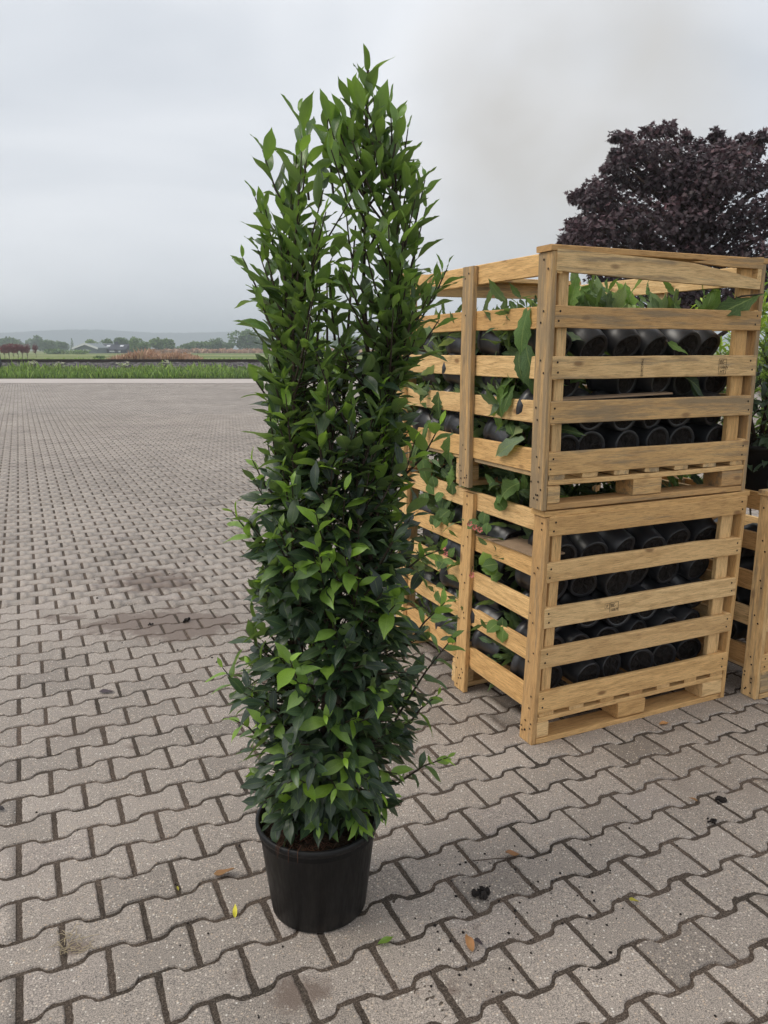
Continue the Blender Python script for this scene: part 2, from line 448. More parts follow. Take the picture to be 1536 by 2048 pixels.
def pot_material():
    m, n, l, out = new_mat('black_plastic')
    b = N(n, 'ShaderNodeBsdfPrincipled'); b.inputs['Specular IOR Level'].default_value = 0.25
    t = N(n, 'ShaderNodeTexCoord'); sx = N(n, 'ShaderNodeSeparateXYZ'); l.new(t.outputs['Object'], sx.inputs[0])
    n1 = N(n, 'ShaderNodeTexNoise', Scale=16.0, Detail=7.0, Roughness=0.7); l.new(t.outputs['Object'], n1.inputs['Vector'])
    mp_ = N(n, 'ShaderNodeMapping'); mp_.inputs['Scale'].default_value = (30, 30, 3); l.new(t.outputs['Object'], mp_.inputs['Vector'])
    n2 = N(n, 'ShaderNodeTexNoise', Scale=3.0, Detail=5.0, Roughness=0.7); l.new(mp_.outputs[0], n2.inputs['Vector'])
    low = maprange(n, l, sx.outputs[2], 0.0, 0.07, 1.0, 0.12)
    dust = fmath(n, l, 'MULTIPLY', low, maprange(n, l, n1.outputs['Fac'], 0.45, 0.72))
    scuff = fmath(n, l, 'MULTIPLY', maprange(n, l, n2.outputs['Fac'], 0.60, 0.75), 0.16)
    f = fmath(n, l, 'MAXIMUM', fmath(n, l, 'MULTIPLY', dust, 0.45), scuff)
    l.new(mixrgb(n, l, f, (0.0085, 0.0087, 0.0095), (0.11, 0.092, 0.076)), b.inputs['Base Color'])
    l.new(maprange(n, l, n2.outputs['Fac'], 0.3, 0.7, 0.36, 0.56), b.inputs['Roughness'])
    l.new(b.outputs[0], out.inputs['Surface'])
    return m

M = {}
M['paver'] = paver_material()
M['joint'] = joint_material()
M['wood'] = wood_material()
M['laurel'] = leaf_material('laurel_leaf', (0.028, 0.053, 0.036), (0.115, 0.205, 0.054), (0.25, 0.42, 0.042), rough=0.34, trans=0.36, spec=0.7)
M['herb'] = leaf_material('herb_leaf', (0.05, 0.085, 0.05), (0.10, 0.18, 0.05), (0.22, 0.36, 0.07), rough=0.6, trans=0.3, rib=0.8, spec=0.3)
M['pale_herb'] = leaf_material('pale_herb_leaf', (0.15, 0.21, 0.14), (0.26, 0.34, 0.20), (0.36, 0.42, 0.16), rough=0.7, trans=0.3, rib=0.8, spec=0.2)
M['maple'] = leaf_material('purple_maple_leaf', (0.058, 0.045, 0.054), (0.090, 0.060, 0.072), (0.135, 0.072, 0.083), rough=0.5, trans=0.18, under_c=(0.11, 0.085, 0.098), tr_c=(1.4, 1.1, 1.15), rib=0.1, spec=0.3, jitter=0.5)
M['crimson'] = leaf_material('crimson_leaf', (0.12, 0.035, 0.04), (0.17, 0.05, 0.055), (0.22, 0.07, 0.07), rough=0.7, under_c=(0.16, 0.07, 0.075), tr_c=(1.7, 1.1, 1.1), trans=0.2, rib=0.0, jitter=0.4)
M['shrub'] = leaf_material('shrub_leaf', (0.05, 0.10, 0.025), (0.16, 0.26, 0.05), (0.36, 0.46, 0.09), rough=0.5, trans=0.35)
M['far_leaf'] = leaf_material('distant_leaf', (0.075, 0.125, 0.062), (0.12, 0.195, 0.075), (0.20, 0.29, 0.08), rough=0.8, trans=0.2, rib=0.0, jitter=0.5)
M['grass'] = leaf_material('grass_blade', (0.06, 0.11, 0.025), (0.115, 0.20, 0.04), (0.22, 0.30, 0.08), rough=0.7, trans=0.3, rib=0.0, jitter=0.5)
M['reed'] = leaf_material('dry_reed', (0.32, 0.19, 0.125), (0.42, 0.265, 0.18), (0.50, 0.36, 0.26), rough=0.85, trans=0.25, rib=0.0, under_c=(0.40, 0.27, 0.18), tr_c=(1.4, 1.2, 1.0))
M['bark'] = simple_mat('brown_bark', (0.085, 0.058, 0.042), 0.9, c2=(0.035, 0.024, 0.02), scale=40, bump=0.5)
M['twig'] = simple_mat('green_brown_twig', (0.06, 0.05, 0.03), 0.7, c2=(0.035, 0.022, 0.018), scale=30)
M['black_pot'] = pot_material()
M['thin_pot'] = simple_mat('thin_black_plastic', (0.026, 0.027, 0.031), 0.40, c2=(0.016, 0.0165, 0.019), scale=20, spec=0.75)
M['soil'] = simple_mat('potting_soil', (0.055, 0.034, 0.022), 0.95, c2=(0.010, 0.007, 0.006), scale=90, bump=1.0, spec=0.1)
M['root'] = simple_mat('root_fibre', (0.13, 0.055, 0.03), 0.9, c2=(0.05, 0.025, 0.017), scale=60)
M['nail'] = simple_mat('dark_nail', (0.03, 0.022, 0.018), 0.6, metal=0.4)
M['ink'] = simple_mat('black_ink', (0.035, 0.024, 0.018), 0.9, noise=0.4, scale=120)
M['field'] = None
M['ballast'] = simple_mat('ballast_stone', (0.20, 0.185, 0.18), 0.95, c2=(0.03, 0.027, 0.03), scale=5.0, bump=1.0, span=(.40, .70))
M['rail'] = simple_mat('rusty_rail', (0.055, 0.04, 0.035), 0.7, noise=0.3, metal=0.3)
M['road'] = simple_mat('pale_concrete', (0.50, 0.45, 0.42), 0.9, noise=0.15, scale=0.8)
M['hill'] = simple_mat('wooded_hill', (0.045, 0.075, 0.05), 1.0, c2=(0.02, 0.036, 0.028), scale=0.02, spec=0.0)
M['white_wall'] = simple_mat('white_sheet', (0.75, 0.76, 0.76), 0.6, noise=0.08)
M['grey_wall'] = simple_mat('grey_sheet', (0.20, 0.23, 0.24), 0.7, noise=0.1)
M['dark_roof'] = simple_mat('dark_roof_tiles', (0.055, 0.058, 0.075), 0.8, noise=0.25)
M['glass'] = simple_mat('window_glass', (0.7, 0.72, 0.75), 0.15, spec=0.8)
M['black_metal'] = simple_mat('black_painted_metal', (0.02, 0.02, 0.024), 0.6)
M['cardboard'] = simple_mat('brown_cardboard', (0.36, 0.25, 0.16), 0.9, noise=0.25, scale=20)
M['petal'] = simple_mat('pink_petal', (0.75, 0.30, 0.26), 0.6, c2=(0.62, 0.16, 0.15), scale=40)
M['white_flower'] = simple_mat('cream_flower', (0.75, 0.74, 0.55), 0.8)
M['straw'] = simple_mat('dry_straw', (0.45, 0.37, 0.24), 0.9, noise=0.3)
M['clod'] = simple_mat('dark_clod', (0.028, 0.022, 0.019), 0.95, c2=(0.010, 0.008, 0.007), scale=80, bump=1.0)
M['dead_leaf'] = leaf_material('dead_leaf', (0.22, 0.10, 0.045), (0.38, 0.19, 0.07), (0.55, 0.50, 0.05), rough=0.6, trans=0.15, rib=0.4, under_c=(0.32, 0.2, 0.1), tr_c=(1.3, 1.2, 1.0))

def field_material():
    m, n, l, out = new_mat('meadow')
    b = N(n, 'ShaderNodeBsdfPrincipled', Roughness=1.0); b.inputs['Specular IOR Level'].default_value = 0.05
    g = N(n, 'ShaderNodeNewGeometry')
    mp_ = N(n, 'ShaderNodeMapping'); mp_.inputs['Scale'].default_value = (0.25, 1.0, 1.0); l.new(g.outputs['Position'], mp_.inputs['Vector'])
    n1 = N(n, 'ShaderNodeTexNoise', Scale=0.035, Detail=6.0, Roughness=0.65); l.new(mp_.outputs[0], n1.inputs['Vector'])
    n2 = N(n, 'ShaderNodeTexNoise', Scale=0.6, Detail=5.0, Roughness=0.7); l.new(mp_.outputs[0], n2.inputs['Vector'])
    a = ramp(n, [(0.32, (0.095, 0.14, 0.045)), (0.45, (0.16, 0.205, 0.075)), (0.56, (0.23, 0.25, 0.11)), (0.68, (0.28, 0.26, 0.14))]); l.new(n1.outputs['Fac'], a.inputs['Fac'])
    v = ramp(n, [(0.3, (0.7, 0.72, 0.7)), (0.7, (1.25, 1.22, 1.2))]); l.new(n2.outputs['Fac'], v.inputs['Fac'])
    l.new(mixrgb(n, l, 1.0, a.outputs[0], v.outputs[0], 'MULTIPLY'), b.inputs['Base Color'])
    l.new(b.outputs[0], out.inputs['Surface'])
    return m
M['field'] = field_material()

# ------------------------------------------------------------------ leaf templates
def leaf_template(L=1.0, W=0.36, rows=7, fold=0.22, droop=0.18, wave=0.03, serr=0.0, lobes=0, tip=1.35, seed=0, cols=2):
    """blade along +Y, upper face +Z. returns V, quads-as-tris, UV"""
    r = random.Random(seed)
    V, UV, F = [], [], []
    V.append((0, 0, 0)); UV.append((0.5, 0))
    ph = r.uniform(0, 6)
    side = r.uniform(-.05, .05)
    xs = np.linspace(-1, 1, 2 * (cols // 2) + 1) if cols > 2 else [-1, 0, 1]
    nc = len(xs)
    for i in range(1, rows):
        t = i / rows
        w = W / 2 * (math.sin(math.pi * min(1, t ** 0.92)) ** 0.62) * (1.0 if t < .68 else (1 - ((t - .68) / .32) ** tip * 0.72))
        if lobes: w *= 0.72 + 0.45 * (math.sin(t * math.pi * lobes + .6) ** 2)
        if serr: w *= 1 + serr * (1 if i % 2 else -1)
        for x in xs:
            z = abs(x) * fold * w - droop * L * t * t + wave * L * math.sin(6.5 * t + ph + (2.0 if x > 0 else 0)) * abs(x)
            V.append((x * w + side * L * math.sin(t * 3), t * L * (1 - .06 * droop * t), z)); UV.append((0.5 + x * .5, t))
    V.append((side * L * math.sin(3) * 1.1, L, -droop * L * 1.02)); UV.append((0.5, 1))
    for k in range(nc - 1): F.append((0, 2 + k, 1 + k))
    for i in range(rows - 2):
        a = 1 + i * nc
        for k in range(nc - 1):
            F.append((a + k, a + k + 1, a + nc + k + 1)); F.append((a + k, a + nc + k + 1, a + nc + k))
    a = 1 + (rows - 2) * nc
    tipi = len(V) - 1
    for k in range(nc - 1): F.append((a + k, a + k + 1, tipi))
    # note: faces wound so that the normal is +Z
    F = [(f[0], f[1], f[2]) for f in F]
    V = np.array(V, dtype=np.float32); F = np.array(F, dtype=np.int32)
    nrm_ = np.cross(V[F[:, 1]] - V[F[:, 0]], V[F[:, 2]] - V[F[:, 0]])
    flip = nrm_[:, 2] < 0
    F[flip] = F[flip][:, ::-1]
    return V, F, np.array(UV, dtype=np.float32)

def scatter(name, templates, which, pos, rot, scale, age, rnd, mat, parent=None, local=None):
    """join many transformed copies of the templates into one mesh object"""
    Vs, Fs, Us, As, Rs = [], [], [], [], []
    base = 0
    for ti, (tv, tf, tu) in enumerate(templates):
        idx = np.where(which == ti)[0]
        if len(idx) == 0: continue
        P = np.einsum('nij,kj->nki', rot[idx], tv) * scale[idx][:, None, None] + pos[idx][:, None, :]
        k = len(tv)
        Vs.append(P.reshape(-1, 3))
        Fs.append((tf[None] + (np.arange(len(idx)) * k)[:, None, None] + base).reshape(-1, 3))
        Us.append(np.tile(tu, (len(idx), 1)))
        As.append(np.repeat(age[idx], k)); Rs.append(np.repeat(rnd[idx], k))
        base += len(idx) * k
    me = np_mesh(name, np.concatenate(Vs), np.concatenate(Fs), mat, np.concatenate(Us), {'age': np.concatenate(As), 'rnd': np.concatenate(Rs)})
    o = bpy.data.objects.new(name, me)
    return link(o, parent)

def leaf_objects(templates, which, pos, rot, scale, age, mat, parent, name='leaf', cache={}):
    for i in range(len(which)):
        ab = int(round(float(age[i]) * 5))
        key = (id(templates), int(which[i]), ab, mat.name)
        if key not in cache:
            tv, tf, tu = templates[int(which[i])]
            cache[key] = np_mesh(name, tv, tf, mat, tu, {'age': np.full(len(tv), ab / 5), 'rnd': np.zeros(len(tv))})
        o = bpy.data.objects.new(name, cache[key])
        mt = Matrix(rot[i].tolist()).to_4x4()
        s = float(scale[i])
        o.matrix_local = Matrix.Translation(Vector(pos[i].tolist())) @ mt @ Matrix.Diagonal((s, s, s, 1))
        link(o, parent)

# ================================================================== SETTING
# ---- open ground to the horizon
mb = MB()
mb.add([(-3100, -60, -0.06), (3100, -60, -0.06), (3100, 3000, -0.06), (-3100, 3000, -0.06)], [(0, 1, 2, 3)])
tag(mb.build('field', M['field']), 'flat green and straw coloured meadow beyond the railway', 'field', kind='structure')

# ---- wooded hills on the horizon
def ridge(name, dist, hfun, x0, x1, step, depth, lab):
    xs = np.arange(x0, x1, step)
    r_ = random.Random(5)
    mb_ = MB()
    rows = 7
    vs_ = []
    for x in xs:
        h = hfun(x)
        for j in range(rows):
            t = j / (rows - 1)
            prof = math.sin(t * math.pi / 2) ** 0.8
            vs_.append((x + r_.uniform(-3, 3), dist + depth * t + r_.uniform(-8, 8), -0.5 + h * prof + (r_.uniform(-1.3, 1.8) if j else 0)))
        vs_.append((x, dist + depth * 1.6, -0.5))
    k = rows + 1
    fs_ = []
    for i in range(len(xs) - 1):
        for j in range(k - 1):
            fs_.append((i * k + j, (i + 1) * k + j, (i + 1) * k + j + 1, i * k + j + 1))
    mb_.add(vs_, fs_)
    return tag(mb_.build(name, M['hill'], smooth=False), lab, 'hills', kind='structure')
ridge('hills', 2350, lambda x: 57 + 4 * math.sin(x / 210.0) + 4 * math.sin(x / 83.0 + 1) - 0.004 * max(x + 700, 0) - (8 if x > -350 else 0) * min(1, (x + 350) / 300 if x > -350 else 0), -2200, 2200, 6, 260, 'long low wooded ridge fading to blue along the horizon')

# ---- yard paving
TH = R(24.95)
E1 = Vector((math.cos(TH), math.sin(TH), 0)); E2 = Vector((-math.sin(TH), math.cos(TH), 0))
RP, HL = 0.1365, 0.1
OU, OR = -0.26, -17.63               # lattice offset found from the photo (half stones, rows)
YARD_END = 34.9
mb = MB()
mb.add([(-34, -3, -0.0055), (24, -3, -0.0055), (24, YARD_END, -0.0055), (-34, YARD_END + 0.6, -0.0055)], [(0, 1, 2, 3)])
yard = mb.build('paved_yard', M['joint'])
tag(yard, 'yard paved with interlocking bone-shaped concrete stones', 'pavement', kind='structure')

def vnoise(x, y, f, seed):
    rg_ = np.random.default_rng(seed); T_ = rg_.uniform(0, 1, (257, 257))
    u, v = (x * f) % 256, (y * f) % 256
    i, j = np.floor(u).astype(int), np.floor(v).astype(int); a, b = u - i, v - j
    a, b = a * a * (3 - 2 * a), b * b * (3 - 2 * b)
    return (T_[i, j] * (1 - a) + T_[i + 1, j] * a) * (1 - b) + (T_[i, j + 1] * (1 - a) + T_[i + 1, j + 1] * a) * b
def sand_bed():
    st = .0085
    gx, gy = np.arange(-2.3, 2.6, st), np.arange(.62, 3.6, st)
    X, Y = np.meshgrid(gx, gy)
    nzv = .5 * vnoise(X, Y, 7, 1) + .3 * vnoise(X, Y, 19, 2) + .2 * vnoise(X, Y, 47, 3)
    z = -.0066 + .0105 * (nzv - .34) + np.random.default_rng(5).normal(0, .0009, X.shape)
    for (x, y, rx, ry, stg) in SPOTS:
        q = np.hypot((X - x) / rx, (Y - y) / ry)
        z += np.clip(1.15 - q, 0, 1) * stg * .0022 * nzv
    z = np.minimum(z, -.0019 + np.random.default_rng(6).normal(0, .0005, X.shape))
    edge = np.minimum.reduce([X - gx[0], gx[-1] - X, Y - gy[0], gy[-1] - Y])
    z = np.where(edge < .05, -.008, z)
    V = np.stack([X, Y, z], 2).reshape(-1, 3); w = len(gx)
    i = (np.arange(len(gy) - 1)[:, None] * w + np.arange(w - 1)[None]).ravel()
    F = np.stack([i, i + 1, i + w + 1, i + w], 1)
    o = bpy.data.objects.new('joint_sand', np_mesh('joint_sand', V, F, M['joint'])); link(o, yard)
    return tag(o, kind='stuff')
sand_bed()
def paver_outline(hl, wide, waist, r_, dense=False):
    j = lambda: r_.uniform(-.0012, .0012)
    top = [(hl, wide - .001), (0.066, wide), (0.055, wide - .005), (0.043, waist + .005), (0.031, waist), (-0.031, waist), (-0.043, waist + .005), (-0.055, wide - .005), (-0.066, wide), (-hl, wide - .001)]
    bot = [(-x, -y) for x, y in top]
    pts = [(x + j(), y + j()) for x, y in top + bot]
    if not dense: return pts
    out_ = []
    for i, (x, y) in enumerate(pts):
        x2, y2 = pts[(i + 1) % len(pts)]
        k = max(1, int(round(math.hypot(x2 - x, y2 - y) / .012)))
        for q in range(k):
            t = q / k; w_ = .0013 if q else 0
            out_.append((x + (x2 - x) * t + r_.uniform(-w_, w_), y + (y2 - y) * t + r_.uniform(-w_, w_)))
    return out_
def paver_mesh(seed):
    r_ = random.Random(seed)
    o1 = paver_outline(0.0930, 0.0740, 0.0492, r_, True)
    n = len(o1)
    ins = lambda k: [(x * (1 - k / .1), y - math.copysign(k, y)) for x, y in o1]
    rings = [[(x, y, -0.035) for x, y in o1], [(x, y, -0.0055) for x, y in o1], [(x, y, -0.0016) for x, y in ins(.0022)], [(x, y, 0.0) for x, y in ins(.0055)]]
    mb_ = MB()
    vs_ = [q for r in rings for q in r]
    fs_ = []
    for i in range(3):
        for k in range(n):
            fs_.append((i * n + k, (i * n) + (k + 1) % n, (i + 1) * n + (k + 1) % n, (i + 1) * n + k))
    fs_.append(tuple(3 * n + k for k in range(n)))
    mb_.add(vs_, [f[::-1] for f in fs_])
    return mb_.mesh('paver', M['paver'])
# the outline runs clockwise seen from above -> reversed faces point up

u_i = np.arange(-420, 420); r_i = np.arange(-330, 20)
UU, RR = np.meshgrid(u_i, r_i)
sel = ((UU + RR) % 2 == 1)              # centres sit midway between the joints of a row
U, Rr_ = UU[sel], RR[sel]
a_ = (U + OU) * HL; b_ = -(Rr_ + OR) * RP
PX = a_ * E1.x + b_ * E2.x; PY = a_ * E1.y + b_ * E2.y
keep = (PY > 0.35) & (PY < YARD_END - .1) & (PX > -0.56 * PY - 1.4) & (PX < 0.42 * PY + 1.6)
PX, PY = PX[keep], PY[keep]
px_, py_, fd = pix_np(np.stack([PX, PY, np.zeros_like(PX)], 1))
inview = (px_ > -30) & (px_ < 1566) & (py_ < 2090)
def crate_xy(x, y, o=(0.5525, 2.6584), th=R(24.6)):
    dx, dy = x - o[0], y - o[1]
    return dx * math.cos(th) + dy * math.sin(th), -dx * math.sin(th) + dy * math.cos(th)
cxl, cyl = crate_xy(PX, PY)
hidden = ((cxl > 0.05) & (cxl < 1.0) & (cyl > 0.1) & (cyl < 3)) | (np.hypot(PX + .175, PY - 1.84) < .09)
score = np.where(inview & ~hidden, 1.0 / fd, 0) - np.where(hidden, 1, 0)
order = np.argsort(-score)
near_id = order[:300]
is_near = np.zeros(len(PX), bool); is_near[near_id] = True
pm = [paver_mesh(100 + i) for i in range(8)]
for i in near_id:
    o = bpy.data.objects.new('paver', random.choice(pm))
    o.location = (float(PX[i]), float(PY[i]), random.gauss(0, .0009))
    o.rotation_euler = (random.gauss(0, .005), random.gauss(0, .005), TH + random.gauss(0, .008) + (math.pi if random.random() < .5 else 0))
    link(o, yard)
# remaining stones: bevelled to 11 m, flat tops beyond, joined
r_ = random.Random(3)
o1 = np.array(paver_outline(0.0930, 0.0740, 0.0492, r_))
o2 = np.stack([o1[:, 0] * .965, o1[:, 1] - np.sign(o1[:, 1]) * .0035], 1)
n_o = len(o1)
def join_pavers(idx, bevel, name):
    n = len(idx)
    ang = TH + rng.normal(0, .008, n)
    z = rng.normal(0, .0009, n) if bevel else np.zeros(n)
    tx, ty = rng.normal(0, .005, n), rng.normal(0, .005, n)
    def ring(o, zz):
        x = np.cos(ang)[:, None] * o[:, 0] - np.sin(ang)[:, None] * o[:, 1]
        y = np.sin(ang)[:, None] * o[:, 0] + np.cos(ang)[:, None] * o[:, 1]
        return np.stack([x + PX[idx][:, None], y + PY[idx][:, None], zz + z[:, None] + tx[:, None] * x + ty[:, None] * y], 2)
    top = ring(o2 if bevel else o1 * np.array([1.02, 1.035]), 0.0)
    # triangulate the bone outline by hand: centre strip + two ends
    q = [(0, 1, 18, 19), (1, 2, 17, 18), (2, 3, 16, 17), (3, 4, 15, 16), (4, 5, 14, 15), (5, 6, 13, 14), (6, 7, 12, 13), (7, 8, 11, 12), (8, 9, 10, 11)]
    q = np.array([f[::-1] for f in q])
    if bevel:
        low = ring(o1, -0.011)
        V = np.concatenate([top, low], 1); k = 2 * n_o
        q = np.concatenate([q, np.array([(k_, (k_ + 1) % n_o, n_o + (k_ + 1) % n_o, n_o + k_) for k_ in range(n_o)])])
    else:
        V = top; k = n_o
    F = (q[None] + (np.arange(n) * k)[:, None, None]).reshape(-1, 4)
    me = np_mesh(name, V.reshape(-1, 3), F, M['paver'], smooth=False)
    o = bpy.data.objects.new(name, me); link(o, yard)
    return tag(o, kind='stuff')
rest = np.where(~is_near)[0]
mid_i = rest[PY[rest] < 18]; far_i = rest[PY[rest] >= 18]
join_pavers(mid_i, True, 'farther_pavers')
join_pavers(far_i, False, 'farther_pavers')

# ---- concrete road strip with kerb, verge, railway bank
mb = MB()
mb.add([(-60, YARD_END, .02), (60, YARD_END - 1.6, .02), (60, 37.2, .04), (-60, 39.2, .04), (-60, YARD_END, -.05), (60, YARD_END - 1.6, -.05)],
       [(0, 1, 2, 3), (4, 5, 1, 0)])
tag(mb.build('road', M['road']), 'pale concrete road strip along the far edge of the yard', 'road', kind='structure')
mb = MB()
mb.add([(-60, 39.2, .045), (60, 37.2, .045), (60, 50, .02), (-60, 52, .02)], [(0, 1, 2, 3)])
tag(mb.build('verge', simple_mat('verge_soil', (0.07, 0.085, 0.03), 1.0, c2=(0.04, 0.05, 0.02), scale=2.0)), 'green roadside verge below the railway bank', 'verge', kind='structure')

# railway bank of stones (ballast) with two rails
def bank():
    xs = np.arange(-60, 60, .22)
    prof = [(47.2, .0), (48.0, .30), (48.7, .60), (49.3, .66), (50.6, .67), (51.4, .66), (52.6, .25), (53.5, -.06)]
    V, F = [], []
    r_ = random.Random(8)
    k = len(prof) * 3
    ys = np.interp(np.linspace(0, len(prof) - 1, k), range(len(prof)), [p[0] for p in prof])
    zs = np.interp(np.linspace(0, len(prof) - 1, k), range(len(prof)), [p[1] for p in prof])
    for x in xs:
        sk = -x * 2.0 / 120
        for j in range(k):
            V.append((x + r_.uniform(-.07, .07), ys[j] + sk + r_.uniform(-.07, .07), zs[j] + r_.uniform(-.05, .05)))
    for i in range(len(xs) - 1):
        for j in range(k - 1):
            F.append((i * k + j, (i + 1) * k + j, (i + 1) * k + j + 1, i * k + j + 1))
    o = link(bpy.data.objects.new('ballast', np_mesh('ballast', np.array(V), np.array(F), M['ballast'], smooth=False)))
    return tag(o, 'grey stone ballast bank under the railway track', 'ballast', kind='stuff')
bank()
for yy, lab in ((49.3, 'dark steel rail nearest the yard on the stone bank'), (50.75, 'dark steel rail on the far side of the stone bank')):
    mb = MB()
    for a0, a1, z0, z1 in ((-.07, .07, .66, .69), (-.015, .015, .69, .79), (-.036, .036, .79, .83)):
        mb.add([(-60, yy + 1 + a0, z0), (60, yy - 1 + a0, z0), (60, yy - 1 + a1, z0), (-60, yy + 1 + a1, z0), (-60, yy + 1 + a0, z1), (60, yy - 1 + a0, z1), (60, yy - 1 + a1, z1), (-60, yy + 1 + a1, z1)],
               [(0, 3, 2, 1), (4, 5, 6, 7), (0, 1, 5, 4), (1, 2, 6, 5), (2, 3, 7, 6), (3, 0, 4, 7)])
    tag(mb.build('railway_rail', M['rail']), lab, 'rail', 'rails of the railway track')

# ---- grass on the verge, tufts in the field, reeds
BL = [leaf_template(1, .07, rows=3, fold=0, droop=d, wave=0, seed=s) for s, d in ((1, .1), (2, .35), (3, .6))]
def blades(name, n, xr, yf, h0, h1, mat, lab, cat, age=(0, 1), wide=1.0, z=0.03, kind='stuff', tall=None):
    x = rng.uniform(xr[0], xr[1], n); y = yf(x, n)
    dens = np.array([math.sin(v * 1.7) * .5 + math.sin(v * .61 + 2) * .5 for v in x])
    dens = dens * .6 + .4 * np.sin(x * 3.9 + 1) * np.sin(x * .37)
    h = rng.uniform(h0, h1, n) * (1 + .42 * dens)
    if name == 'reeds':
        u_ = (x - xr[0]) / (xr[1] - xr[0]); h = h * (.35 + .65 * np.clip(np.sin(np.pi * u_), 0, 1) ** .55)
    d = np.stack([rng.normal(0, .28, n), rng.normal(0, .28, n), np.ones(n)], 1)
    up = np.stack([rng.normal(0, 1, n), rng.normal(0, 1, n) - .4, np.zeros(n)], 1)
    rot = frames(d, up); rot[:, :, 0] *= wide
    return tag(scatter(name, BL, rng.integers(0, 3, n), np.stack([x, y, np.full(n, z)], 1), rot, h, np.clip(rng.uniform(age[0], age[1], n) + .2 * dens, 0, 1), rng.uniform(0, 1, n), mat), lab, cat, kind=kind)
blades('grass', 34000, (-32, 22), lambda x, n: 38.35 - x * 2 / 120 + 8.9 * rng.uniform(0, 1, n) ** 1.3, .16, .42, M['grass'], 'long green grass growing on the verge by the road', 'grass', wide=2.2)
blades('bank_weeds', 5200, (-32, 22), lambda x, n: 44.2 - x * 2 / 120 + 3.6 * rng.uniform(0, 1, n), .25, .62, M['grass'], 'taller yellow green weeds along the foot of the railway bank', 'weeds', age=(.5, 1), wide=2.0)
blades('field_grass', 16000, (-60, 40), lambda x, n: 55 + 60 * rng.uniform(0, 1, n) ** 1.5, .15, .4, M['grass'], 'rough grass on the near part of the meadow', 'grass', age=(.5, 1), wide=5.0, z=-.05)
blades('reeds', 4200, (-32.3, -22.6), lambda x, n: 92 + 7 * rng.uniform(0, 1, n), 0.55, 1.45, M['reed'], 'band of dry brown reeds standing in the meadow', 'reeds', wide=2.2, z=-.06)
blades('far_reeds', 7000, (-95, 30), lambda x, n: 300 + 20 * rng.uniform(0, 1, n), .9, 1.6, M['reed'], 'thin strip of dry reeds in front of the far trees', 'reeds', wide=14.0, z=-.06)

# ---- weeds with cream umbels on the verge
def weed(px, py, top, lab, flower):
    b_ = at(px, py, 46.6)
    e = empty('flowering_weed', (b_.x, 46.6, .03))
    H = at(px, top, 46.6).z - .03
    mb_ = MB(); fl = MB()
    r_ = random.Random(int(px))
    for k in range(7):
        q = Vector((r_.uniform(-.35, .35), r_.uniform(-.2, .2), H * r_.uniform(.6, 1)))
        mb_.tube([(0, 0, 0), (q.x * .4, q.y * .4, q.z * .6), q], [.012, .009, .005], 4)
        for j in range(16):
            s = .022
            c = q + Vector((r_.gauss(0, .055), r_.gauss(0, .05), r_.gauss(0, .02)))
            fl.add([c + Vector((-s, 0, 0)), c + Vector((0, -s, .01)), c + Vector((s, 0, 0)), c + Vector((0, s, .01)), c + Vector((0, 0, s))], [(0, 1, 4), (1, 2, 4), (2, 3, 4), (3, 0, 4)])
    mb_.build('stem', M['twig'], e)
    if flower: fl.build('flower_heads', M['white_flower'], e)
    n = 90
    d = np.stack([rng.normal(0, 1, n), rng.normal(0, 1, n), rng.normal(.5, .5, n)], 1)
    pos = np.stack([rng.normal(0, .2, n), rng.normal(0, .15, n), rng.uniform(.05, H * .8, n)], 1)
    scatter('foliage', LT_, rng.integers(0, 3, n), pos, frames(d, np.tile([0, 0, 1.], (n, 1)) + rng.normal(0, .2, (n, 3))), rng.uniform(.1, .2, n), rng.uniform(.4, 1, n), rng.uniform(0, 1, n), M['shrub'], e)
    tag(e, lab, 'weed', 'weeds on the railway verge')
LT_ = [leaf_template(1, .4, rows=4, seed=s) for s in (1, 2, 3)]
weed(327, 743, 718, 'tallest weed on the verge, with clusters of cream flower heads', True)
weed(65, 742, 722, 'pale flowering weed against the ballast, first from the black post', True)
weed(120, 742, 724, 'small flowering weed against the ballast, second from the black post', True)
weed(246, 743, 722, 'yellow green weed against the ballast below the reeds', True)
weed(412, 744, 731, 'low weed on the verge between the tallest weed and the potted laurel', False)
weed(165, 744, 730, 'low leafy weed on the verge below the barn', False)

# black post at the left end of the bank
g_ = at(0, 735, 46)
mb = MB()
mb.box(-.085, .085, -.08, .08, -.4, 1.75); mb.box(-.11, .11, -.1, .1, 1.75, 1.80); mb.box(-1.1, -.085, -.03, .03, .5, 1.55)
o = mb.build('black_post', M['black_metal']); o.location = (g_.x + .02, 46, .3)
o.rotation_euler = (0, R(-4), 0)
tag(o, 'black post with a dark panel at the far left end of the railway bank', 'post')

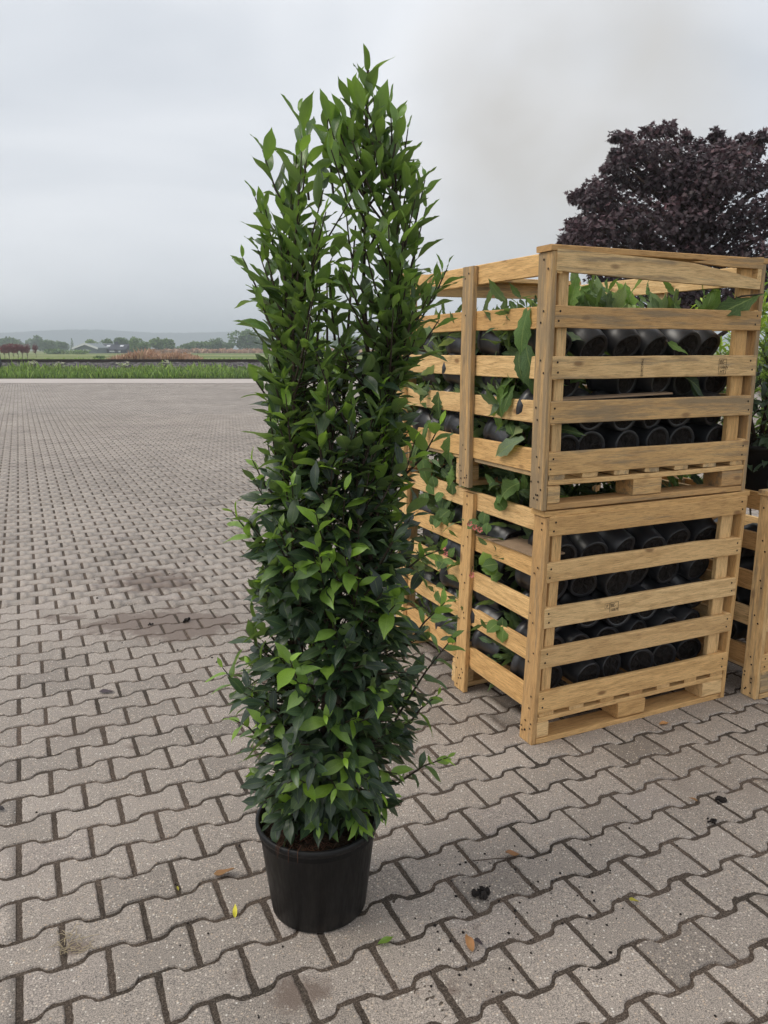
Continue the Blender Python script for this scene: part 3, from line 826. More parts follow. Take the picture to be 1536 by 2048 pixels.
# ---- far trees
def crown_points(n, rx, ry, rz, r_, lobes):
    cs = [(r_.uniform(-.55, .55) * rx, r_.uniform(-.5, .5) * ry, r_.uniform(-.35, .5) * rz, r_.uniform(.35, .6)) for _ in range(lobes)]
    w = np.array([c[3] for c in cs]); w = w / w.sum()
    k = rng.choice(len(cs), n, p=w)
    d = rng.normal(0, 1, (n, 3)); d /= np.linalg.norm(d, axis=1, keepdims=True)
    rad = rng.uniform(.55, 1.05, n) ** .6
    C = np.array([c[:3] for c in cs]); S = np.array([c[3] for c in cs])
    return C[k] + d * rad[:, None] * S[k][:, None] * np.array([rx, ry, rz]), d
LT_FAR = [leaf_template(1, .75, rows=3, seed=s, droop=.1) for s in (4, 5, 6)]
def far_tree(px, top, width, Y, age, lab, base_y=None, n=2200, name='broadleaf_tree', mat=None, group='trees beyond the meadow', conif=False, lo=0.0):
    p0 = at(px, top, Y)
    W = width / FPX * Y / math.cos(PITCH)
    H = p0.z + .06
    e = empty(name, (p0.x, Y, -.06))
    r_ = random.Random(int(px * 7 + Y))
    mb_ = MB()
    mb_.tube([(0, 0, -.2), (0.1, 0, H * .3), (0, .1, H * .75)], [W * .035, W * .026, W * .008], 6)
    for k in range(4):
        a = r_.uniform(0, 6.3)
        mb_.tube([(0, 0, H * r_.uniform(.2, .45)), (math.cos(a) * W * .28, math.sin(a) * W * .28, H * r_.uniform(.5, .75))], [W * .015, W * .004], 5)
    mb_.build('trunk', M['bark'], e)
    if conif:
        t = rng.uniform(0, 1, n) ** 1.4
        ph = rng.uniform(0, 6.28, n); rr = W * .5 * (1 - t) * rng.uniform(.4, 1, n)
        P = np.stack([rr * np.cos(ph), rr * np.sin(ph), H * (.12 + .88 * t)], 1); d = np.stack([np.cos(ph), np.sin(ph), -.2 * np.ones(n)], 1)
    else:
        P, d = crown_points(n, W * .5, W * .45, H * .52, r_, 11)
        P[:, 2] = P[:, 2] + H * .50
        P[:, 2] = np.clip(P[:, 2], H * .06, H * 1.02)
        P[:, 2] = H * lo + P[:, 2] * (1 - lo)
    dd = d + rng.normal(0, .7, (n, 3))
    s = W * rng.uniform(.055, .115, n)
    up = d + rng.normal(0, .5, (n, 3)) + np.array([0, 0, .6])
    ag = np.clip(age + rng.normal(0, .15, n), 0, 1)
    scatter('crown', LT_FAR, rng.integers(0, 3, n), P, frames(dd, up), s, ag, rng.uniform(0, 1, n), mat or M['far_leaf'], e)
    return tag(e, lab, 'tree', group)

for a in [(14, 676, 44, 420, .25, 'rounded tree behind the purple leaved row at the left edge'), (34, 678, 24, 430, .3, 'small rounded tree just behind the end of the purple row'),
          (68, 671, 34, 470, .3, 'tall grey green tree above the single purple tree'), (88, 680, 22, 400, .35, 'small tree right of the tall grey green tree'),
          (106, 679, 24, 400, .4, 'medium rounded tree midway to the barn'), (126, 683, 22, 380, .3, 'low dark tree left of the thin conifer'),
          (183, 678, 26, 330, .9, 'yellow green tree rising behind the barn roof'), (212, 677, 28, 330, .3, 'dark rounded tree behind the left end of the dark roofed house'),
          (243, 675, 32, 335, .25, 'dark tree behind the right end of the dark roofed house'), (270, 675, 26, 300, .75, 'light green tree beside the dark roofed house'),
          (288, 684, 24, 295, .6, 'lower light green tree behind the dry reeds'), (323, 677, 44, 310, .5, 'broad rounded tree above the right end of the reeds'),
          (376, 688, 36, 340, .35, 'low bushy tree at the left of the middle clump'), (398, 681, 44, 345, .55, 'broad olive tree in the middle clump'),
          (433, 675, 32, 350, .35, 'upright dark tree right of the olive tree'), (455, 683, 22, 350, .3, 'small pointed tree beside the tallest tree'),
          (486, 660, 52, 360, .35, 'tallest tree of the horizon row'), (524, 678, 40, 380, .3, 'tree partly hidden by the potted laurel'),
          (590, 680, 60, 380, .3, 'distant tree seen through the potted laurel'), (700, 676, 70, 380, .35, 'distant tree behind the middle of the potted laurel'),
          (845, 668, 60, 300, .45, 'distant tree behind the far corner of the stacked crates'), (905, 672, 60, 300, .4, 'distant tree seen between the upper crate slats')]:
    far_tree(*a)
far_tree(143, 677, 12, 320, .25, 'thin layered conifer standing beside the barn', name='conifer_tree', conif=True, n=500)
for k, (px, tp, w) in enumerate(((6, 688, 17), (15, 687, 17), (24, 687, 16), (33, 688, 16), (42, 687, 16), (52, 687, 15))):
    far_tree(px, tp, w, 112 + k * 1.5, .75, ['purple leaved young tree first from the black post', 'purple leaved young tree second from the black post', 'purple leaved young tree third from the black post', 'purple leaved young tree fourth from the black post', 'purple leaved young tree fifth from the black post', 'purple leaved young tree at the end of the row'][k],
             n=1100, name='purple_tree', mat=M['crimson'], lo=.36, group='row of purple nursery trees')
far_tree(69, 688, 11, 118, .8, 'single purple leaved young tree standing apart from the row', n=1100, name='purple_tree', mat=M['crimson'], lo=.36, group='row of purple nursery trees')
for px, tp, w, Y, ag, lab in ((118, 699, 50, 260, .5, 'low hedge bush left of the barn'), (200, 712, 26, 120, .35, 'low dark bush in the meadow before the reeds'), (355, 693, 26, 320, .3, 'small bush between the broad tree and the middle clump'), (160, 700, 34, 250, .8, 'pale green bush before the barn')):
    far_tree(px, tp, w, Y, ag, lab, n=400, name='meadow_bush', group='bushes in the meadow')

# barn and house across the meadow
def building(px0, px1, y_e, y_r, Y, depth, lab, wallm, roofm, name, gable=True):
    a, b = at(px0, y_e, Y), at(px1, y_e, Y)
    ridge_z = at((px0 + px1) / 2, y_r, Y).z
    w = b.x - a.x; ez = max(a.z, .8)
    e = empty(name, ((a.x + b.x) / 2, Y, -.06))
    mb_ = MB()
    if gable:   # gable end faces the yard
        mb_.add([(-w * .47, 0, 0), (w * .47, 0, 0), (w * .47, 0, ez), (0, 0, ridge_z), (-w * .47, 0, ez), (-w * .47, depth, 0), (w * .47, depth, 0), (w * .47, depth, ez), (0, depth, ridge_z), (-w * .47, depth, ez)],
                [(0, 1, 2, 3, 4), (9, 8, 7, 6, 5), (1, 6, 7, 2), (0, 4, 9, 5)])
        mb_.build('wall', wallm, e)
        r2 = MB(); t = .55
        for s in (-1, 1):
            r2.add([(0, -.8, ridge_z + .1), (s * w * .52, -.8, ez - .2), (s * w * .52, -.8, ez - .2 + t), (0, -.8, ridge_z + .1 + t), (0, depth, ridge_z + .1), (s * w * .52, depth, ez - .2), (s * w * .52, depth, ez - .2 + t), (0, depth, ridge_z + .1 + t)],
                   [(0, 1, 2, 3), (3, 2, 6, 7), (4, 7, 6, 5), (0, 4, 5, 1), (1, 5, 6, 2)])
        r2.build('roof', M['grey_wall'], e)
        fb = MB()
        for s in (-1, 1): fb.add([(0, -.95, ridge_z + .05), (s * w * .53, -.95, ez - .3), (s * w * .53, -.95, ez + .45), (0, -.95, ridge_z + .8), (0, -.81, ridge_z + .05), (s * w * .53, -.81, ez - .3), (s * w * .53, -.81, ez + .45), (0, -.81, ridge_z + .8)], [(0, 1, 2, 3), (4, 7, 6, 5), (3, 2, 6, 7), (0, 4, 5, 1), (1, 5, 6, 2)])
        fb.build('fascia', roofm, e)
        d = MB(); d.box(-w * .12, w * .12, -.25, -.02, .3, ez * .8); d.build('door', M['white_wall'], e)
    else:       # eaves side faces the yard
        mb_.box(-w * .48, w * .48, 0, depth, 0, ez)
        mb_.build('wall', wallm, e)
        r2 = MB()
        r2.add([(-w / 2, -.5, ez), (w / 2, -.5, ez), (w / 2, depth / 2, ridge_z), (-w / 2, depth / 2, ridge_z), (-w / 2, depth + .5, ez), (w / 2, depth + .5, ez)], [(0, 1, 2, 3), (3, 2, 5, 4), (0, 3, 4), (1, 5, 2), (0, 4, 5, 1)])
        ro = r2.build('roof', roofm, e)
        for x in (-w * .24, w * .27):
            s = MB(); zc = ez + (ridge_z - ez) * .62; yc = -.5 + (depth / 2 + .5) * .62
            sl = (ridge_z - ez) / (depth / 2 + .5)
            s.add([(x - .7, yc - .6, zc - .6 * sl + .15), (x + .7, yc - .6, zc - .6 * sl + .15), (x + .7, yc + .6, zc + .6 * sl + .15), (x - .7, yc + .6, zc + .6 * sl + .15)], [(0, 1, 2, 3)])
            s.build('roof_window', M['glass'], ro)
        c = MB(); c.box(-.6, .6, depth / 2 - .5, depth / 2 + .5, ridge_z - .6, ridge_z + 1.0); c.build('chimney', wallm, ro)
        for x, ww in ((w * .04, 1.7), (w * .18, 1.1)):
            s = MB(); s.box(x - ww, x + ww, -.12, .0, .4, ez - .35); s.build('window', M['white_wall'], e)
    return tag(e, lab, 'building')
building(147, 196, 697, 689.5, 290, 30, 'low grey barn with a white edged gable roof', M['grey_wall'], M['white_wall'], 'barn')
building(199, 252, 699, 688, 300, 9, 'dark roofed house with two bright roof windows', M['dark_roof'], M['dark_roof'], 'house', gable=False)

# ================================================================== PURPLE MAPLE
def maple_leaf():
    pts = []
    for k, (a, r) in enumerate([(-90, .12), (-50, .42), (-25, .30), (10, .62), (32, .36), (62, .72), (76, .45), (90, .95), (104, .45), (118, .72), (148, .36), (170, .62), (205, .30), (230, .42)]):
        pts.append((r * math.cos(R(a)), .2 + r * math.sin(R(a)), .09 * abs(math.cos(R(a))) * (1 if k % 2 else -.5)))
    V = np.array([(0, .2, 0)] + pts, dtype=np.float32)
    n = len(pts)
    F = np.array([(0, 1 + i, 1 + (i + 1) % n) for i in range(n)], dtype=np.int32)
    return V, F, np.stack([V[:, 0] + .5, V[:, 1]], 1)
ML = [maple_leaf()]
def maple_tree():
    Y = 13.2
    e = empty('maple_tree', (at(1400, 500, Y).x, Y, -.02))
    cxm = at(1400, 500, Y).x
    r_ = random.Random(21)
    mb_ = MB()
    mb_.tube([(0, 0, -.1), (.05, 0, 1.2), (-.05, .05, 2.2), (0, 0, 3.6), (.1, .1, 4.6)], [.17, .14, .12, .07, .02], 9)
    # silhouette of the crown as (photo x, photo y) clumps
    cl = []
    for (px, py, s) in [(1260, 285, .28), (1300, 275, .30), (1345, 285, .32), (1240, 300, .22), (1400, 300, .35), (1440, 290, .26), (1480, 285, .28), (1500, 270, .18), (1430, 275, .14), (1515, 280, .14),
                        (1235, 345, .28), (1200, 370, .26), (1180, 395, .22), (1230, 400, .4), (1290, 350, .42), (1350, 350, .45), (1410, 360, .45), (1470, 350, .42), (1520, 340, .35),
                        (1160, 390, .12), (1170, 440, .24), (1150, 460, .22), (1200, 450, .4), (1260, 430, .48), (1330, 430, .5), (1400, 430, .5), (1470, 430, .5), (1530, 420, .45),
                        (1145, 475, .18), (1180, 490, .3), (1240, 500, .45), (1310, 500, .5), (1380, 510, .5), (1450, 500, .5), (1520, 500, .5),
                        (1210, 545, .32), (1280, 560, .4), (1350, 570, .42), (1420, 570, .42), (1490, 570, .42), (1540, 560, .4), (1590, 330, .4), (1600, 420, .5), (1590, 510, .5), (1590, 590, .45), (1650, 470, .5)]:
        for dy in ((0,) if s < .2 else (-.55, .5)):
            q = at(px, py + (22 if py < 330 else 8), Y + dy * r_.uniform(.6, 1.6))
            cl.append((q.x - cxm, q.y - Y, q.z + .02, s))
    ol = [(1122, 478), (1140, 466), (1150, 450), (1172, 428), (1150, 388), (1168, 380), (1190, 368), (1215, 338), (1235, 305), (1228, 268), (1245, 278), (1262, 272), (1300, 258), (1320, 262), (1345, 255), (1375, 272), (1400, 285), (1425, 266), (1432, 272), (1455, 285), (1490, 270), (1520, 266), (1515, 290)]
    for (ox, oy) in ol:       # loose sprigs round the outline
        for k in range(2):
            p = at(ox + r_.uniform(-8, 8), oy + r_.uniform(-6, 8), Y + r_.uniform(-.6, .6))
            cl.append((p.x - cxm, p.y - Y, p.z, r_.uniform(.07, .14)))
    for (x, y, z, s) in cl:
        zb = max(1.4, min(3.4, z - abs(x) * .55 - .3))
        b0 = Vector((0, 0, zb)); b1 = Vector((x, y, z))
        mb_.tube([b0, b0.lerp(b1, .5) + Vector((0, 0, .12)), b1], [.045, .028, .008], 5)
    mb_.build('trunk', M['bark'], e, smooth=True)
    P, D, S, A = [], [], [], []
    for (x, y, z, s) in cl:
        s = s * .84; n = int(330 * (s / .4) ** 1.6) + 34
        d = rng.normal(0, 1, (n, 3)); d /= np.linalg.norm(d, axis=1, keepdims=True)
        rad = s * rng.uniform(.15, 1.25, n) ** .7
        P.append(np.array([x, y, z]) + d * rad[:, None] * np.array([1.05, 1, .82])); D.append(d)
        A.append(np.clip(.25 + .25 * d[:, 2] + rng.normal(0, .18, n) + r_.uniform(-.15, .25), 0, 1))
    P, D, A = np.concatenate(P), np.concatenate(D), np.concatenate(A)
    n = len(P)
    dn = D * .5 + rng.normal(0, .5, (n, 3)); dn[:, 2] -= .45
    up = D * .7 + np.array([0, 0, .7]) + rng.normal(0, .45, (n, 3))
    scatter('crown', ML, np.zeros(n, int), P, frames(dn, up), rng.uniform(.045, .085, n), A, rng.uniform(0, 1, n), M['maple'], e)
    tag(e, 'large dark purple leaved maple rising behind the stacked crates', 'tree')
maple_tree()

# yellow green narrow-leaved shrubs behind the crates, dark hedge further right
LS = [leaf_template(1, .2, rows=5, fold=.2, droop=d, seed=s) for s, d in ((1, .05), (2, .2), (3, .35))]
def shrub(x, y, rx, ry, h, n, age, size, lab, mat, name='leafy_shrub', group='shrubs behind the crates', T=LS, upw=.9, zmin=.1):
    e = empty(name, (x, y, 0))
    mb_ = MB()
    r_ = random.Random(int(x * 100))
    tips = []
    for k in range(max(14, int(rx * ry * 60))):
        a, q = r_.uniform(0, 6.28), math.sqrt(r_.uniform(0, 1))
        t = Vector((rx * q * math.cos(a), ry * q * math.sin(a), h * r_.uniform(.82, 1.02) * (1 - .12 * q)))
        mb_.tube([(t.x * .4, t.y * .4, 0), (t.x * .8, t.y * .8, t.z * .5), t], [.008, .006, .002], 4)
        tips.append(t)
    mb_.build('stem', M['twig'], e)
    T_ = np.array([tuple(t) for t in tips])
    k = rng.integers(0, len(T_), n)
    tt = rng.uniform(.08, 1.0, n) ** .7
    base = T_[k] * np.stack([.4 + .6 * tt, .4 + .6 * tt, tt], 1)
    ph = rng.uniform(0, 6.28, n)
    d = np.stack([np.cos(ph), np.sin(ph), rng.normal(upw, .35, n)], 1)
    up = np.stack([-np.cos(ph) * .6, -np.sin(ph) * .6, np.ones(n)], 1) + rng.normal(0, .25, (n, 3))
    ag = np.clip(age * tt ** 1.5 + rng.normal(0, .12, n) + .05, 0, 1)
    scatter('foliage', T, rng.integers(0, len(T), n), base, frames(d, up), size * rng.uniform(.7, 1.2, n), ag, rng.uniform(0, 1, n), mat, e)
    return tag(e, lab, 'shrub', group)
shrub(2.15, 5.2, .42, .3, 1.98, 1800, 1.0, .10, 'yellow green narrow leaved shrub seen through the top of the upper crate', M['shrub'])
shrub(2.85, 5.5, .42, .3, 2.02, 1800, 1.0, .10, 'yellow green shrub behind the broken slat of the upper crate', M['shrub'])
shrub(0.72, 6.0, .35, .3, 1.66, 900, .75, .085, 'green shrub behind the far corner of the upper crate', M['shrub'])
shrub(3.4, 4.9, .5, .4, 1.75, 1800, .35, .10, 'dark green shrub at the right edge of the picture', M['shrub'])

# ================================================================== CRATES
NEAR = gnd(1062, 1493)
CTH = R(24.6)
def board(name, parent, L, W, T, loc, axis, weather_and_light=0.3, rnd=None, warp=1.0, lean=0.0, extra=None):
    """board with length L along `axis`, W across, T thick; loc is its centre.
    axis 'x': W vertical, T along y;  'y': W vertical, T along x;  'z': post, W along y, T along x;
    'zx': post, W along x, T along y; 'xf': flat, W along y, T vertical; 'yf': flat, W along x, T vertical"""
    r_ = rnd or random
    c = min(W, T) * .10
    sec = [(-W / 2 + c, -T / 2), (W / 2 - c, -T / 2), (W / 2, -T / 2 + c), (W / 2, T / 2 - c), (W / 2 - c, T / 2), (-W / 2 + c, T / 2), (-W / 2, T / 2 - c), (-W / 2, -T / 2 + c)]
    ns = 5
    vs_, fs_ = [], []
    bow = r_.gauss(0, .0022) * warp; tw = r_.gauss(0, .012) * warp
    for i in range(ns):
        t = i / (ns - 1) * 2 - 1
        dw = r_.gauss(0, .0011) * warp; sw = 1 + r_.gauss(0, .008) * warp
        ca, sa = math.cos(tw * t), math.sin(tw * t)
        for (w, q) in sec:
            w2 = w * sw + dw; q2 = q + bow * (1 - t * t)
            vs_.append((t * L / 2 + r_.gauss(0, .0006), w2 * ca - q2 * sa, w2 * sa + q2 * ca))
    for i in range(ns - 1):
        for k in range(8):
            fs_.append((i * 8 + k, i * 8 + (k + 1) % 8, (i + 1) * 8 + (k + 1) % 8, (i + 1) * 8 + k))
    fs_.append(tuple(range(8))); fs_.append(tuple((ns - 1) * 8 + k for k in range(8))[::-1])
    mb_ = MB(); mb_.add(vs_, [f[::-1] for f in fs_])
    o = mb_.build(name, M['wood'], parent)
    # local frame: X length, Y width, Z thickness
    cols = {'x': ((1, 0, 0), (0, 0, 1), (0, -1, 0)), 'y': ((0, 1, 0), (0, 0, 1), (1, 0, 0)), 'z': ((0, 0, 1), (0, 1, 0), (-1, 0, 0)),
            'zx': ((0, 0, 1), (1, 0, 0), (0, 1, 0)), 'xf': ((1, 0, 0), (0, 1, 0), (0, 0, 1)), 'yf': ((0, 1, 0), (-1, 0, 0), (0, 0, 1))}[axis]
    m3 = Matrix(cols).transposed()
    if lean and axis[0] == 'z': m3 = Matrix.Rotation(lean, 3, 'Y') @ m3
    if extra is not None: m3 = extra @ m3
    o.matrix_local = Matrix.Translation(Vector(loc)) @ m3.to_4x4()
    o['weather_and_light'] = float(weather_and_light)
    return o

SLATZ = [(.808, .880), (.635, .708), (.462, .540), (.306, .383), (.127, .208)]
def crate(origin, th, lean, weather_and_light, label, seed, broken=False, stamp=None, top_rail=True, name='pallet_crate'):
    e = empty(name, origin, (0, 0, th))
    r_ = random.Random(seed)
    sh = lambda x, y, z: (x + lean * z, y, z)
    W = lambda d=.0: max(0, min(1, weather_and_light + d + r_.gauss(0, .17)))
    B = lambda n, L, w, t, loc, ax, we, **k: board(n, e, L, w, t, sh(*loc), ax, we, rnd=r_, lean=math.atan(lean), **k)
    # pallet base
    for y in (.05, .60, 1.15):
        B('skid_board', .953, .095, .021, (.5, y, .0115), 'xf', W(.1))
        for x, wx in ((.050, .054), (.482, .137), (.921, .11)):
            B('block', wx, .095, .067, (x, y, .056), 'xf', W(.1), warp=.3)
        B('stringer_board', .953, .095, .018, (.5, y, .0995), 'xf', W(0))
    for i in range(7):
        B('deck_board', 1.19, .068, .0185, (.062 + i * .146, .60, .1185), 'yf', W(.2))
    # uprights on the two long sides, nailed outside the side slats
    for sx, xo, xs_ in ((0, .0115, .0335), (1, .9885, .9665)):
        for k, (y0, y1) in enumerate(((.002, .080), (.505, .587), (1.118, 1.198))):
            B('upright', .876, y1 - y0, .021, (xo, (y0 + y1) / 2, .441), 'z', W(.12 if k == 0 else .2))
        for i, (z0, z1) in enumerate(SLATZ):
            B('side_slat', 1.196, z1 - z0 + .002, .021, (xs_, .601, (z0 + z1) / 2 + r_.gauss(0, .002)), 'y', W(-.55))  # side slats less weathered: stronger light on the sides put into the tone
    # end uprights and end slats
    for y_up, y_sl, front in ((.034, .0105, True), (1.166, 1.1895, False)):
        for x, we_ in ((.067, .042), (.922, .064)):
            B('end_upright', .735, we_, .022, (x, y_up, .507), 'zx', W(-.05))
        for i, (z0, z1) in enumerate(SLATZ):
            if broken and front and i == 0: continue
            xs0, xs1 = .018 + r_.uniform(-.006, .006), .988 + r_.uniform(-.006, .006)
            s = B('end_slat', xs1 - xs0, z1 - z0, .021, ((xs0 + xs1) / 2, y_sl, (z0 + z1) / 2 + r_.gauss(0, .0025)), 'x', W(.05))
            if front and stamp and i == 2: stamp(s, z1 - z0, xs1 - xs0)
        if top_rail:
            B('top_rail', 1.012, .085, .020, (.5, .045 if front else 1.155, .891), 'xf', W(.0))
    # nail heads
    nb_ = MB()
    def nail(p, nx, ny):
        c = Vector(sh(*p)); n_ = Vector((nx, ny, 0)); t_ = Vector((-ny, nx, 0)); r = .0043
        nb_.add([c + n_ * .0016 + t_ * (r * math.cos(a)) + Vector((0, 0, r * math.sin(a))) for a in [k * math.pi / 3 for k in range(6)]], [tuple(range(6))])
    for i, (z0, z1) in enumerate(SLATZ):
        for y0 in (.04, .546, 1.158):
            for k in range(2): nail((.0005, y0 + r_.uniform(-.02, .02), z0 + (z1 - z0) * (.3 + .4 * k) + r_.uniform(-.01, .01)), -1, 0)
        if not (broken and i == 0):
            for x in (.036, .964):
                for k in range(2): nail((x + r_.uniform(-.008, .008), 0, z0 + (z1 - z0) * (.28 + .44 * k)), 0, -1)
    for y0 in (.04, .546):
        for k in range(7): nail((.0005, y0 + r_.uniform(-.03, .03), r_.uniform(.02, .11)), -1, 0)
    tag(nb_.build('nail_heads', M['nail'], e), kind='stuff')
    if broken:
        # top slat split along the grain: the long lower half has dropped at the right end
        def wedge(nm, pts, y0, y1, we):
            xm = sum(p[0] for p in pts) / len(pts); zm = sum(p[1] for p in pts) / len(pts)
            m_ = MB(); n = len(pts)
            # local X = along slat, Y = height, Z = thickness (towards -y)
            vs_ = [(p[0] - xm, p[1] - zm, 0.0105) for p in pts] + [(p[0] - xm, p[1] - zm, -0.0105) for p in pts]
            m_.add(vs_, [tuple(range(n)), tuple(range(2 * n - 1, n - 1, -1))] + [(k, n + k, n + (k + 1) % n, (k + 1) % n) for k in range(n)])
            o = m_.build(nm, M['wood'], e)
            o.matrix_local = Matrix.Translation(Vector((xm, (y0 + y1) / 2, zm))) @ Matrix(((1, 0, 0), (0, 0, 1), (0, -1, 0))).transposed().to_4x4()
            o['weather_and_light'] = we
            return o
        wedge('broken_slat', [(.018, .818), (.25, .809), (.50, .800), (.75, .793), (.972, .786), (.972, .812), (.955, .822), (.80, .846), (.62, .868), (.40, .877), (.018, .888)], 0, .021, .75)
        s = wedge('broken_slat', [(.612, .872), (.80, .862), (.978, .862), (.978, .905), (.80, .892)], 0, .021, .7)
        for x, z in ((.036, .84), (.036, .868), (.965, .885)):
            pass
    return tag(e, label, 'crate', 'wooden pallet crates')

def text_mesh(s, body, x, z, size, sy=1.0):
    cu = bpy.data.curves.new('stamp_text', 'FONT'); cu.body = body; cu.size = size; cu.align_x = 'LEFT'
    cu.resolution_u = 2
    tmp = bpy.data.objects.new('stamp_text_tmp', cu); col.objects.link(tmp)
    bpy.context.view_layer.update()
    me = bpy.data.meshes.new_from_object(tmp)
    bpy.data.objects.remove(tmp); 
    me.materials.clear(); me.materials.append(M['ink'])
    o = bpy.data.objects.new('stamp_lettering', me)
    o.parent = s; col.objects.link(o)
    o.location = (x, z, .0116 + .0009); o.scale = (1, sy, 1)
    return o
def stamp_frame(s, x0, x1, z0, z1, t=.0016, div=None, skip=()):
    m_ = MB(); y = .0125
    R_ = {'b': (x0, x1, z0, z0 + t), 't': (x0, x1, z1 - t, z1), 'l': (x0, x0 + t, z0 + t, z1 - t), 'r': (x1 - t, x1, z0 + t, z1 - t)}
    for k, (a, b, c, d) in R_.items():
        if k in skip: continue
        m_.add([(a, c, y), (b, c, y), (b, d, y), (a, d, y)], [(0, 1, 2, 3)])
    if div: m_.add([(div, z0, y), (div + t, z0, y), (div + t, z1, y), (div, z1, y)], [(0, 1, 2, 3)])
    o = m_.build('stamp_frame', M['ink'], s)
    return o
def stamp_upper(s, h, L):
    x = .790 - L / 2 - .018
    stamp_frame(s, x, x + .040, -.030, .028)
    text_mesh(s, 'BE-', x + .005, .009, .021); text_mesh(s, '1086N', x + .004, -.009, .0165, 1.0); text_mesh(s, 'HT', x + .008, -.027, .019)
    o = text_mesh(s, 'EUROPAL', .40 - L / 2, -.033, .015); o.rotation_euler = (0, 0, R(90))
def stamp_lower(s, h, L):
    x = .295 - L / 2 - .018
    stamp_frame(s, x + .024, x + .066, -.018, .022, skip=('b',))
    stamp_frame(s, x, x + .0235, .0, .021, t=.0011)
    text_mesh(s, 'BE-', x + .028, .004, .019); text_mesh(s, '10879', x + .028, -.013, .0155); text_mesh(s, 'F', x + .007, .003, .018)

crate((NEAR.x, NEAR.y, .0), CTH, .030, .28, 'lower wooden pallet crate standing on the paving, filled with lying black pots', 5, stamp=stamp_lower)
UP_O = Vector((NEAR.x, NEAR.y, .904)) + Vector((math.cos(CTH), math.sin(CTH), 0)) * .003
crate(tuple(UP_O), CTH, .0, .68, 'upper wooden pallet crate with a broken top slat, stacked on another crate', 9, broken=True, stamp=stamp_upper)
o3 = gnd(1511, 1401.5)
CR3 = Vector((o3.x, o3.y, 0))
crate((CR3.x, CR3.y, 0), CTH, .0, .7, 'weathered wooden crate cut off by the right edge of the picture', 13, top_rail=True)

# a strip of cardboard / loose slab lying on slats
def local_pt(o, x, y, z):
    c, s = math.cos(CTH), math.sin(CTH)
    return Vector((o[0] + x * c - y * s, o[1] + x * s + y * c, o[2] + z))
LOW = (NEAR.x, NEAR.y, 0.0); UPP = tuple(UP_O)

# ================================================================== POTS LYING IN THE CRATES
def small_pot_mesh(seed):
    r_ = random.Random(seed)
    mb_ = MB()
    # axis +Z: base at z=0, rim at z=.145
    mb_.lathe([(.050, .006), (.060, .0), (.0625, .004), (.066, .05), (.0705, .112), (.0755, .113), (.078, .145), (.0755, .146), (.0735, .118)], 22, .012)
    return mb_.mesh('pot', M['thin_pot'], smooth=True)
def pot_base_mesh(seed):
    r_ = random.Random(seed)
    vs_ = [(0, 0, .012)]; fs_ = []
    for i, rr in enumerate((.022, .040, .0515)):
        for k in range(16):
            a = 2 * math.pi * k / 16
            vs_.append((rr * math.cos(a), rr * math.sin(a), .011 + r_.uniform(-.006, .004) if i < 2 else .006))
    for k in range(16):
        fs_.append((0, 1 + (k + 1) % 16, 1 + k))
        for i in range(2):
            a = 1 + i * 16
            fs_.append((a + k, a + (k + 1) % 16, a + 16 + (k + 1) % 16, a + 16 + k))
    mb_ = MB(); mb_.add(vs_, fs_)
    return mb_.mesh('pot_base', M['clod'])
def pot_soil_mesh(seed):
    r_ = random.Random(seed)
    vs_ = [(0, 0, .138)]; fs_ = []
    for i, rr in enumerate((.03, .055, .0735)):
        for k in range(14):
            a = 2 * math.pi * k / 14
            vs_.append((rr * math.cos(a), rr * math.sin(a), .133 + r_.uniform(-.006, .008)))
    for k in range(14):
        fs_.append((0, 1 + k, 1 + (k + 1) % 14))
        for i in range(2):
            a = 1 + i * 14
            fs_.append((a + k, a + 14 + k, a + 14 + (k + 1) % 14, a + (k + 1) % 14))
    mb_ = MB(); mb_.add(vs_, fs_)
    return mb_.mesh('soil', M['soil'])
POTM = [small_pot_mesh(i) for i in range(3)]; PBM = [pot_base_mesh(i) for i in range(4)]; PSM = [pot_soil_mesh(i) for i in range(2)]
HT = [leaf_template(1, .36, rows=9, fold=.15, droop=d, wave=.06, serr=.13, seed=s, cols=4) for s, d in ((1, .2), (2, .45), (3, .7))]
HL = [leaf_template(1, .34, rows=13, fold=.15, droop=d, wave=.08, serr=.22, lobes=4.0, seed=s, cols=4) for s, d in ((4, .25), (5, .5))]
def foliage_mesh(seed, n, spread, size, mat, T, age):
    d = rng.normal(0, 1, (n, 3)); d[:, 2] = np.abs(d[:, 2]) + 2.0; d /= np.linalg.norm(d, axis=1, keepdims=True)
    pos = np.stack([rng.normal(0, .022, n), rng.normal(0, .022, n), np.full(n, .14)], 1) + d * rng.uniform(.0, spread, n)[:, None]
    up = np.tile([0, 0, 1.], (n, 1)) + rng.normal(0, .5, (n, 3))
    Vs, Fs, Us, As, Rs = [], [], [], [], []
    rot = frames(d, up); sc = size * rng.uniform(.6, 1.2, n); b0 = 0
    for i in range(n):
        tv, tf, tu = T[i % len(T)]
        Vs.append(tv @ rot[i].T * sc[i] + pos[i]); Fs.append(tf + b0); Us.append(tu); b0 += len(tv)
        As.append(np.full(len(tv), np.clip(age + rng.normal(0, .2), 0, 1))); Rs.append(np.full(len(tv), rng.uniform()))
    return np_mesh('foliage', np.concatenate(Vs), np.concatenate(Fs), mat, np.concatenate(Us), {'age': np.concatenate(As), 'rnd': np.concatenate(Rs)})
FOL_UP = [foliage_mesh(i, 40, .17, .085, M['herb'], HT, .25) for i in range(3)] + [foliage_mesh(i, 30, .16, .085, M['pale_herb'], HT, .35) for i in range(2)]
FOL_LO = [foliage_mesh(i + 9, 55, .17, .075, M['herb'], HT, .15) for i in range(3)]
ORD = ['first', 'second', 'third', 'fourth', 'fifth', 'sixth', 'seventh']
